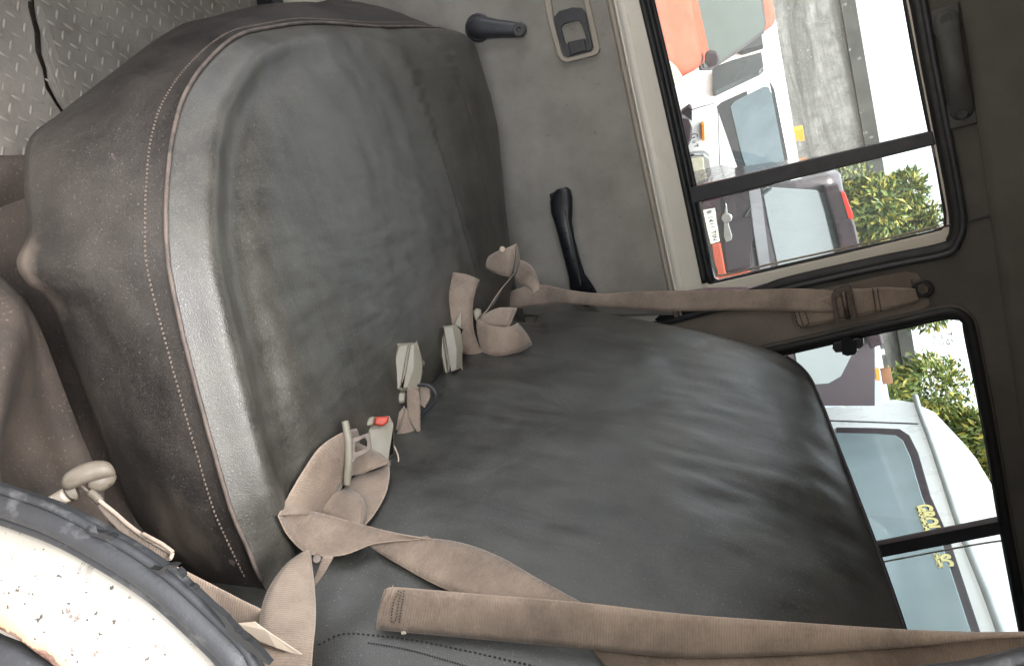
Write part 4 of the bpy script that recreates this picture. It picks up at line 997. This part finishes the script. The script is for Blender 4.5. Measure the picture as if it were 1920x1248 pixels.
def concrete(name):
    m, nt, b, out = newmat(name); g = G(nt)
    st = g.noise(1, 8, .7, g.map((.55, .55, 3.4)), dist=.8); f = g.noise(5, 8, .7)
    c = g.mix(g.ramp(st, [(.34, 0), (.62, 1)]), (.060, .058, .054), (.33, .32, .30))
    c = g.mix(g.ramp(f, [(.42, 0), (.66, .85)]), c, (.12, .118, .11))
    c = g.mix(g.ramp(g.noise(30, 5, .7), [(.6, 0), (.7, .5)]), c, (.5, .49, .46))
    g.L(c, b.inputs['Base Color']); b.inputs['Roughness'].default_value = .95
    g.L(g.bump(f, .6, .02), b.inputs['Normal']); return m
CONC = concrete('weathered_concrete'); CONCD = simple('dark_mossy_concrete', (.075, .075, .068), .95, var=.5, vs=2.5, spots=(9, .6, .72, (.25, .24, .22)))

def P3(o, h, w):                                    # local frame on the ground: h = heading, w = sideways
    h = Vector((h[0], h[1], 0)).normalized(); w = Vector((w[0], w[1], 0)).normalized(); o = Vector((o[0], o[1], 0))
    return o, h, w
def body(name, fr, prof, width, mat, parent, bev=.05, taper=.0):
    """side profile [(along, z)] swept over the width; upper part drawn in by taper"""
    o, h, w = fr; zs = [p[1] for p in prof]; zm = max(zs)
    L_ = []; R_ = []
    for a, z in prof:
        t = taper*max(0, (z-1.05))/(max(.1, zm-1.05))
        L_.append(o+h*a+w*t+Vector((0, 0, z))); R_.append(o+h*a+w*(width-t)+Vector((0, 0, z)))
    n = len(prof); fs = [(i, (i+1) % n, n+(i+1) % n, n+i) for i in range(n)]+[tuple(range(n))[::-1], tuple(range(n, 2*n))]
    ob = raw(name, L_+R_, fs, mat, parent, True)
    if bev:
        md = ob.modifiers.new('bevel', 'BEVEL'); md.width = bev; md.segments = 4; md.limit_method = 'ANGLE'; md.angle_limit = R(12)
        md.use_clamp_overlap = True
    ob.data.set_sharp_from_angle(angle=R(60)); return ob
def pane(name, q, nrm, pxs, mat, parent, t=.012, bev=.004):
    nrm = Vector(nrm).normalized(); q = Vector(q)
    ex = Vector((0, 0, 1)).cross(nrm).normalized(); ey = nrm.cross(ex)
    def f(x, y): p = on(x, y, nrm, q)-q; return (p.dot(ex), p.dot(ey))
    return plate(name, [f(*p) for p in pxs], [], lambda a, b, c: q+ex*a+ey*b+nrm*c, -.02, t, mat, parent, bev=bev)
def wheel(ctr, axis, r, parent):
    axis = Vector(axis).normalized()
    t = disc('wheel', Vector(ctr)-axis*.09, axis, r, .18, TYRE, parent, 28, .03); disc('hub_cap', Vector(ctr)+axis*.085, axis, r*.6, .012, CHROME, t, 20, .004)

# ---- boundary wall and the two trees in front of it
bw = thing('boundary_wall', 'tall weathered grey concrete yard wall with dark coping band', 'wall', (1, 11, 0))
def wallz(x): return 2.88
WY = 11.0
def wy(x): return WY+(x-0)*.02
ztop = aty(1642, 230, WY).z; zcop = aty(1605, 180, WY).z; zc2 = aty(1690, 700, WY).z
def strip(name, za, zb, t, mat):
    n = 30; rows = []
    for i in range(n+1):
        x = -9+22*i/n; rows.append(x)
    o_ = plate(name, [(-9, za)]+[(13, za)]+[(x, zb+.012*noise.noise(Vector((x*2.1, za, 0)))) for x in reversed(rows)], [], lambda a, b, c: Vector((a, wy(a)-c, b)), -.2, t, mat, bw)
    return o_
strip('wall_face', 0, zcop, 0, CONC); strip('coping_band', zcop+.003, ztop, .06, CONCD)
LEAFM = []
for nm, c in (('leaf_green', (.15, .20, .04)), ('leaf_yellow', (.42, .37, .07)), ('leaf_dark', (.07, .12, .03))):
    m, nt, b, out = newmat(nm); g = G(nt)
    g.L(g.mix(g.ramp(g.noise(6, 3), [(.3, 0), (.7, 1)]), c, tuple(v*.6 for v in c)), b.inputs['Base Color']); b.inputs['Roughness'].default_value = .5
    b.inputs['Subsurface Weight'].default_value = 0; LEAFM.append(m)
BARK = simple('bark', (.10, .075, .05), .9, vs=12, bump=.5, bs=60)
def tree(label, ctr, rad, zc, n, seed, leaf=.16):
    rnd = random.Random(seed)
    t = thing('tree', label, 'tree', (ctr[0], ctr[1], 0), 'trees by the yard wall')
    base_ = Vector((ctr[0], ctr[1], 0)); topv = Vector((ctr[0]+.2, ctr[1], zc))
    tr = tube('trunk', cr([base_, base_+Vector((.05, .03, zc*.35)), base_+Vector((-.04, 0, zc*.6)), topv], 14), .12, BARK, t, 10, scale=[1-.6*i/13 for i in range(14)])
    cl_ = []
    for k in range(34):
        while True:
            d = Vector((rnd.uniform(-1, 1), rnd.uniform(-1, 1), rnd.uniform(-1, 1)))
            if d.length < 1: break
        c = Vector((ctr[0]+d.x*rad[0], ctr[1]+d.y*rad[1], zc+d.z*rad[2])); cl_.append((c, rnd.uniform(.22, .48)*min(rad)))
        if k < 9:
            tube('limb', cr([base_+Vector((0, 0, zc*.55)), base_.lerp(c, .5)+Vector((0, 0, zc*.45)), c], 8), .035, BARK, tr, 6, scale=[1-.7*i/7 for i in range(8)])
    vs = []; fs = []; mi = []
    for i in range(n):
        c, r = rnd.choice(cl_)
        d = Vector((rnd.gauss(0, 1), rnd.gauss(0, 1), rnd.gauss(0, .8))); d.normalize()
        p = c+d*r*rnd.uniform(.55, 1.08)
        ax_ = (d+Vector((rnd.gauss(0, .7), rnd.gauss(0, .7), rnd.gauss(0, .5)-.3))).normalized(); s = ax_.cross(Vector((rnd.gauss(0, 1), rnd.gauss(0, 1), rnd.gauss(0, 1)+1))).normalized()
        L = leaf*rnd.uniform(.6, 1.3); w_ = L*.2; k = len(vs)
        up_ = s.cross(ax_)*L*.10
        vs += [p, p+ax_*L*.45+s*w_+up_, p+ax_*L, p+ax_*L*.45-s*w_+up_, p+ax_*L*.5]
        fs += [(k, k+1, k+4), (k+1, k+2, k+4), (k+2, k+3, k+4), (k+3, k, k+4)]
        m_ = rnd.choices((0, 1, 2), (.5, .3, .2))[0]; mi += [m_]*4
    me = bpy.data.meshes.new('crown'); me.from_pydata([tuple(v) for v in vs], [], fs)
    for m in LEAFM: me.materials.append(m)
    me.polygons.foreach_set('material_index', mi); link('crown', me, None, t, False)
ty = 9.8
a_ = aty(1690, 430, ty); tree('bushy yellow-green tree seen through the sliding pane of the far door', (a_.x+.1, ty), (.95, .8, 1.1), a_.z-.15, 24000, 3, .10)
b_ = aty(1800, 840, 9.2); tree('bushy green tree rising behind the white van roof', (b_.x+.25, 9.2), (1.35, .9, .95), b_.z-.3, 26000, 5, .10)

# ---- white minivan parked corner-on
P0 = Vector((-.21, 6.75, 0)); HD = Vector((.67, -.74, 0)).normalized(); WD = Vector((.74, .67, 0)).normalized()
frm = (P0, HD, WD)
rz_ = on(1475, 130, -HD+Vector((0, 0, 0)), P0).z
zb_ = on(1342, 197, HD, P0).z; zt_ = on(1441, 152, HD, P0-HD*.16).z
roof = zt_+.13
mv = thing('white_minivan', 'white minivan parked corner-on behind the red car with chrome headlamp', 'van', (-.3, 7.5, 0))
prof_ = [(.02, .30), (.05, .55), (.02, zb_-.25), (0, zb_), (-.17, zt_+.02), (-.26, roof), (-1.0, roof+.03), (-2.7, roof), (-2.8, 1.2), (-2.8, .3)]
body('body', frm, prof_, 1.45, WHITEP, mv, .05, .07)
wn_ = (HD*math.cos(math.atan2(.17, zt_-zb_))+Vector((0, 0, math.sin(math.atan2(.17, zt_-zb_))))).normalized()
wq = P0+Vector((0, 0, zb_))
pane('windscreen', wq, wn_, [(1344, 200), (1352, 192), (1436, 152), (1444, 153), (1452, 168), (1478, 300), (1486, 345), (1400, 345), (1388, 330)], RUBBER, mv, .004)
pane('windscreen_glass', wq, wn_, [(1368, 198), (1376, 190), (1432, 161), (1441, 163), (1446, 175), (1470, 300), (1478, 345), (1408, 345), (1390, 290)], CARGLB, mv, .010)
sn = -WD; sq = P0+Vector((0, 0, 1.05))-WD*.012
wp1 = [(1336, 132), (1372, 118), (1428, 103), (1432, 130), (1424, 138), (1342, 177), (1336, 176)]
sn2 = (sn+Vector((0, 0, .085))).normalized()
pane('side_window', sq, sn2, wp1, CARGLD, mv, .030)
pane('side_window', sq, sn2, [(1380, 96), (1427, 60), (1431, 88), (1392, 100)], CARGLD, mv, .030)
fq = P0+HD*.02
pane('side_lamp', fq, HD, [(1315, 230), (1320, 229), (1321, 260), (1316, 262)], AMBER, mv, .025)
pane('air_vent', fq, HD, [(1278, 208), (1292, 197), (1297, 200), (1297, 224)], MAROOND, mv, .025)
pane('headlamp', fq, HD, [(1286, 286), (1300, 283), (1320, 283), (1329, 290), (1332, 312), (1331, 332), (1310, 336), (1290, 334)], CHROME, mv, .05, .012)
pane('headlamp_glass', fq, HD, [(1290, 291), (1318, 287), (1322, 326), (1293, 329)], LAMPG, mv, .056, .012)
pane('wheel_trim', P0+WD*.02, -WD*.8+HD*.6, [(1262, 232), (1278, 222), (1292, 224), (1298, 240), (1296, 262), (1288, 280), (1270, 290)], MAROOND, mv, .03, .01)
Mx = basis(on(1303, 256, HD, P0+HD*.046), WD, Vector((0, 0, 1)), HD)
for (x, y), s, bd in (((1301, 255), .085, 'G'), ((1302, 266), .06, 'o'), ((1305, 274), .05, 'li'), ((1309, 272), .04, 'ne')):
    text('lettering', bd, s, basis(on(x, y, HD, P0+HD*.046), WD, Vector((0, 0, 1)), HD), RUBBER, mv, .001)
for l_ in ([(1345, 192), (1300, 205), (1262, 222)], [(1349, 330), (1316, 345)], [(1346, 205), (1350, 330)]):
    tube('panel_seam', cr([on(x, y, HD, P0+HD*.05) for x, y in l_], 12), .004, MAROOND, mv, 5)
tube('roof_gutter', cr([on(x, y, sn2, sq+sn2*.035) for x, y in [(1446, 152), (1442, 110), (1438, 60), (1434, 0)]], 14), .010, WHITEP, mv, 6)
bea = on(1495, 250, HD, P0-HD*.5)
pane('roof_marker', bea, HD, [(1484, 241), (1505, 237), (1508, 260), (1498, 262), (1498, 256), (1488, 266), (1484, 262)], AMBER, mv, .03, .006)
for a, s in ((-.6, 0), (-2.2, 0), (-.6, 1.45), (-2.2, 1.45)): wheel(P0+HD*a+WD*s+Vector((0, 0, .29)), -WD if s == 0 else WD, .29, mv)

# ---- faded red car, bonnet towards us
rc = thing('red_car', 'faded red car facing the van with its windscreen and cream headlamp', 'car', (-1.1, 5, 0))
RX = -.27
ry = 4.2
def rz2(x, y): return aty(x, y, ry)
zh = rz2(1312, 100).z; zw = rz2(1322, 110).z; zr = rz2(1440, 40).z
fr2 = (Vector((RX, ry, 0)), Vector((.13, -1, 0)).normalized(), Vector((-1, -.13, 0)).normalized())
body('body', fr2, [(.30, .35), (.36, .6), (.32, zh-.30), (.18, zh-.12), (0, zh), (-.28, zw+.0), (-.28-.20, zr), (-.75, zr+.06), (-1.7, zr+.03), (-2.1, zr-.35), (-2.2, .8), (-2.2, .35)], 1.6, REDP, rc, .05, .10)
dz_ = zr-zw; rh = fr2[1]; rn = (rh*dz_+Vector((0, 0, .20))).normalized(); rq = fr2[0]-rh*.28+Vector((0, 0, zw))
pane('windscreen', rq, rn, [(1276, -120), (1287, 0), (1302, 70), (1318, 128), (1332, 127), (1378, 96), (1428, 60), (1431, 45), (1424, 0), (1412, -120)], CARGL, rc, .012)
pane('windscreen_seal', rq, rn, [(1268, -130), (1280, -10), (1296, 70), (1314, 132), (1334, 131), (1382, 100), (1432, 63), (1436, 45), (1430, -5), (1416, -130)], MAROOND, rc, .006)
tube('wiper', cr([on(x, y, rn, rq+rn*.03) for x, y in [(1280, -60), (1292, 10), (1306, 70), (1312, 110)]], 20), .008, RUBBER, rc, 6)
pane('door_mirror', Vector((RX, ry, 1.3))-rh*.1, rh, [(1322, 100), (1328, 94), (1344, 96), (1350, 110), (1346, 120), (1330, 126), (1323, 118)], MAROOND, rc, .06, .012)
pane('headlamp', Vector((RX, ry, 1))+rh*.1, rh+Vector((0, 0, .1)), [(1244, 112), (1256, 113), (1268, 124), (1279, 142), (1280, 150), (1262, 156), (1250, 156)], LAMPG, rc, .14, .02)
for a, s in ((-.1, 0), (-1.75, 0), (-.1, 1.6), (-1.75, 1.6)): wheel(Vector((RX-s, ry-a, .28)), (1 if s == 0 else -1, 0, 0), .28, rc)

# ---- dark maroon estate car, tail towards us
hc = thing('maroon_estate_car', 'dark maroon estate car seen from behind with number plate and red brake light', 'car', (.95, 5, 0))
hy = 4.0
def hp(x, y): return aty(x, y, hy)
hx0, hx1 = hp(1430, 341).x, 1.50
hzt = hp(1575, 352).z; hzg = hp(1425, 400).z
fr3 = (Vector((hx0, hy, 0)), Vector((0, -1, 0)), Vector((1, 0, 0)))
body('body', fr3, [(.04, .40), (.07, .75), (.06, hzg-.16), (.02, hzg), (-.10, hzt-.02), (-.22, hzt+.03), (-1.6, hzt+.02), (-2.1, 1.3), (-2.9, 1.15), (-3.0, .4)], hx1-hx0, MAROON, hc, .04, .05)
gn = Vector((0, -(hzt-hzg), .12)).normalized(); gq = Vector((.6, hy-.02, hzg))
pane('rear_window_seal', gq, gn, [(1412, 352), (1422, 342), (1540, 344), (1556, 356), (1590, 470), (1640, 640), (1640, 760), (1480, 760), (1450, 560), (1425, 420)], MAROOND, hc, .006)
pane('rear_window', gq, gn, [(1428, 356), (1436, 350), (1530, 356), (1545, 366), (1572, 470), (1608, 640), (1575, 705), (1552, 718), (1500, 722), (1470, 560), (1440, 420)], CARGLM, hc, .012)
lq = Vector((.6, hy-.05, 1.2))
pane('tailgate_panel', lq, (0, -1, 0), [(1352, 352), (1420, 345), (1414, 420), (1408, 500), (1362, 510), (1352, 430)], MAROOND, hc, .025, .01)
pane('tailgate_strip', lq, (0, -1, .05), [(1402, 348), (1424, 346), (1444, 500), (1424, 506), (1412, 430)], simple('grey_strip', (.22, .215, .23), .5), hc, .040, .008)
pl = pane('number_plate', lq, (0, -1, 0), [(1318, 393), (1341, 389), (1350, 450), (1334, 455)], CREAMP, hc, .045, .002)
pc = on(1335, 423, (0, -1, 0), lq+Vector((0, -.047, 0)))
prz = Matrix.Rotation(0, 4, 'Z')
text('plate_number', 'B 1411 TIN', .034, basis(pc, Vector((1, 0, 0)), Vector((0, 0, 1)), Vector((0, -1, 0))), RUBBER, pl, .0008)
pane('tailgate_handle', lq, (0, -1, 0), [(1361, 375), (1364, 385), (1368, 420), (1374, 440), (1372, 448), (1362, 452), (1358, 440), (1358, 405)], CHROME, hc, .045, .006)
disc('badge', on(1363, 408, (0, -1, 0), lq+Vector((0, -.04, 0))), Vector((0, -1, 0)), .026, .02, CHROME, hc, 18, .004)
pane('red_bumper', lq, (0, -1, 0), [(1336, 455), (1351, 452), (1362, 512), (1405, 503), (1408, 520), (1346, 530)], REDP, hc, .05, .006)
tube('wiper', cr([on(x, y, gn, gq+gn*.04) for x, y in [(1396, 408), (1410, 385), (1430, 365), (1446, 352)]], 18), .007, RUBBER, hc, 6)
pane('brake_light', Vector((.6, hy+.04, 1.8)), (0, -1, 0), [(1575, 358), (1582, 358), (1598, 400), (1598, 408), (1590, 408)], REDLENS, hc, .05, .004)
pane('roof_spoiler', Vector((.6, hy+.06, 1.8)), (0, -1, 0), [(1542, 346), (1572, 342), (1602, 420), (1625, 520), (1655, 640), (1630, 650), (1590, 520), (1560, 400)], MAROON, hc, .05, .01)
for a, s in ((-.5, 0), (-2.3, 0), (-.5, hx1-hx0), (-2.3, hx1-hx0)): wheel(Vector((hx0+s, hy-a, .31)), (-1 if s == 0 else 1, 0, 0), .31, hc)
# ---- white panel van close behind, its tail across the rear window
vn = thing('white_panel_van', 'white panel van close behind with drip rail and yellow lettering on its glass', 'van', (2.6, 3.4, 0))
vx = 1.87; gz = 2.0; nx = (-1, 0, 0); vq = Vector((vx, 3.4, 1.5))
yl = on(1715, 742, nx, vq).y
fr4 = (Vector((vx, yl, 0)), Vector((0, -1, 0)), Vector((1, 0, 0)))
# cross-section of the tail, swept forward
W_ = yl-2.06
sec = [(0, .35), (0, 1.9), (.02, 1.98), (.10, 2.06), (.28, 2.14), (.7, 2.19), (W_-.7, 2.19), (W_-.28, 2.14), (W_-.10, 2.06), (W_-.02, 1.98), (W_, 1.9), (W_, .35)]
Lr = [Vector((vx, yl-a, z)) for a, z in sec]; Mr = [Vector((vx+.10, yl-a, z+(.05 if z > 2.0 else 0))) for a, z in sec]; Rr = [Vector((vx+.4, yl-a, z+(.09 if z > 2.0 else 0))) for a, z in sec]; Er = [Vector((vx+3.6, yl-a, z+(.09 if z > 2.0 else 0))) for a, z in sec]
vb = loft('body', [Lr, Mr, Rr, Er], COOLW, vn, sharp=50)
def vv(x, y, o=0): return on(x, y, nx, vq+Vector((-o, 0, 0)))
gpts_ = [(1716, 742), (1724, 770), (1750, 838), (1800, 985), (1850, 1110), (1885, 1205)]
tube('drip_rail', cr([vv(x, y, .03) for x, y in gpts_], 40), .016, simple('rail_grey', (.30, .33, .34), .5), vn, 8)
pane('rear_window_seal', vq, nx, [(1568, 803), (1640, 804), (1688, 806), (1706, 818), (1722, 850), (1745, 930), (1780, 1010), (1840, 1190), (1860, 1250), (1640, 1250), (1600, 1000)], MAROOND, vn, .010, .006)
wg = pane('rear_window', vq, nx, [(1566, 815), (1640, 817), (1680, 820), (1694, 830), (1708, 860), (1730, 935), (1765, 1015), (1822, 1190), (1840, 1250), (1640, 1250), (1600, 1000)], CARGLP, vn, .016, .004)
tube('door_seam', cr([vv(x, y, .003) for x, y in [(1555, 788), (1640, 791), (1722, 794)]], 12), .004, SEALRUB, vn, 6)
for i, ((xa, ya), (xb, yb_), bd) in enumerate((((1737, 968), (1744, 990), 'GROUP'), ((1726, 968), (1734, 992), '======'), ((1764, 1042), (1768, 1052), 'SC'), ((1754, 1042), (1757, 1050), '==='))):
    c = vv(xa+4, ya+8, .018); text('yellow_lettering', bd, (.085, .07, .075, .06)[i], basis(c, Vector((0, -1, 0)), Vector((0, 0, 1)), Vector((-1, 0, 0))), YELLOWV, wg, .001, .0035 if '=' not in bd else 0)
for a, y_ in ((.7, 2.1), (.7, yl), (2.8, 2.1), (2.8, yl)): wheel(Vector((vx+a, y_, .33)), (0, -1 if y_ < 3 else 1, 0), .33, vn)
# ---- pale blue truck side and pole between them
tk = thing('pale_blue_truck', 'pale blue-white truck body standing in front of the wall', 'truck', (2.9, 8.4, 0))
ta, tb_ = aty(1625, 620, 8), aty(1660, 700, 8)
body('body', (Vector((ta.x-.2, 8.0, 0)), Vector((0, -1, 0)), Vector((1, 0, 0))), [(0, .5), (0, tb_.z-.05), (-.05, tb_.z), (-1.6, tb_.z), (-1.6, .5)], 2.2, simple('pale_blue_paint', (.36, .42, .49), .4, var=.08, vs=3), tk, .03)
pane('amber_marker', Vector((3, 7.97, 2)), (0, -1, 0), [(1640, 690), (1648, 690), (1650, 712), (1643, 712)], AMBER, tk, .03, .005)
for a, s in ((-.4, .15), (-1.2, .15), (-.4, 2.05), (-1.2, 2.05)): wheel(Vector((ta.x-.2+s, 8-a, .38)), (-1 if s < 1 else 1, 0, 0), .38, tk)
po = thing('steel_post', 'slim grey steel post with brown bracket in front of the wall', 'post', (3.2, 7.6, 0))
q0 = aty(1652, 660, 7.6); q1 = aty(1660, 745, 7.6)
tube('shaft', [Vector((q0.x, 7.6, 0)), Vector((q0.x, 7.6, aty(1664, 690, 7.6).z))], .03, simple('post_grey', (.33, .36, .37), .5), po, 10)
rbox('bracket', (.16, .05, .09), simple('rusty_bracket', (.25, .12, .06), .8), po, Matrix.Translation(aty(1662, 704, 7.55)), .01)
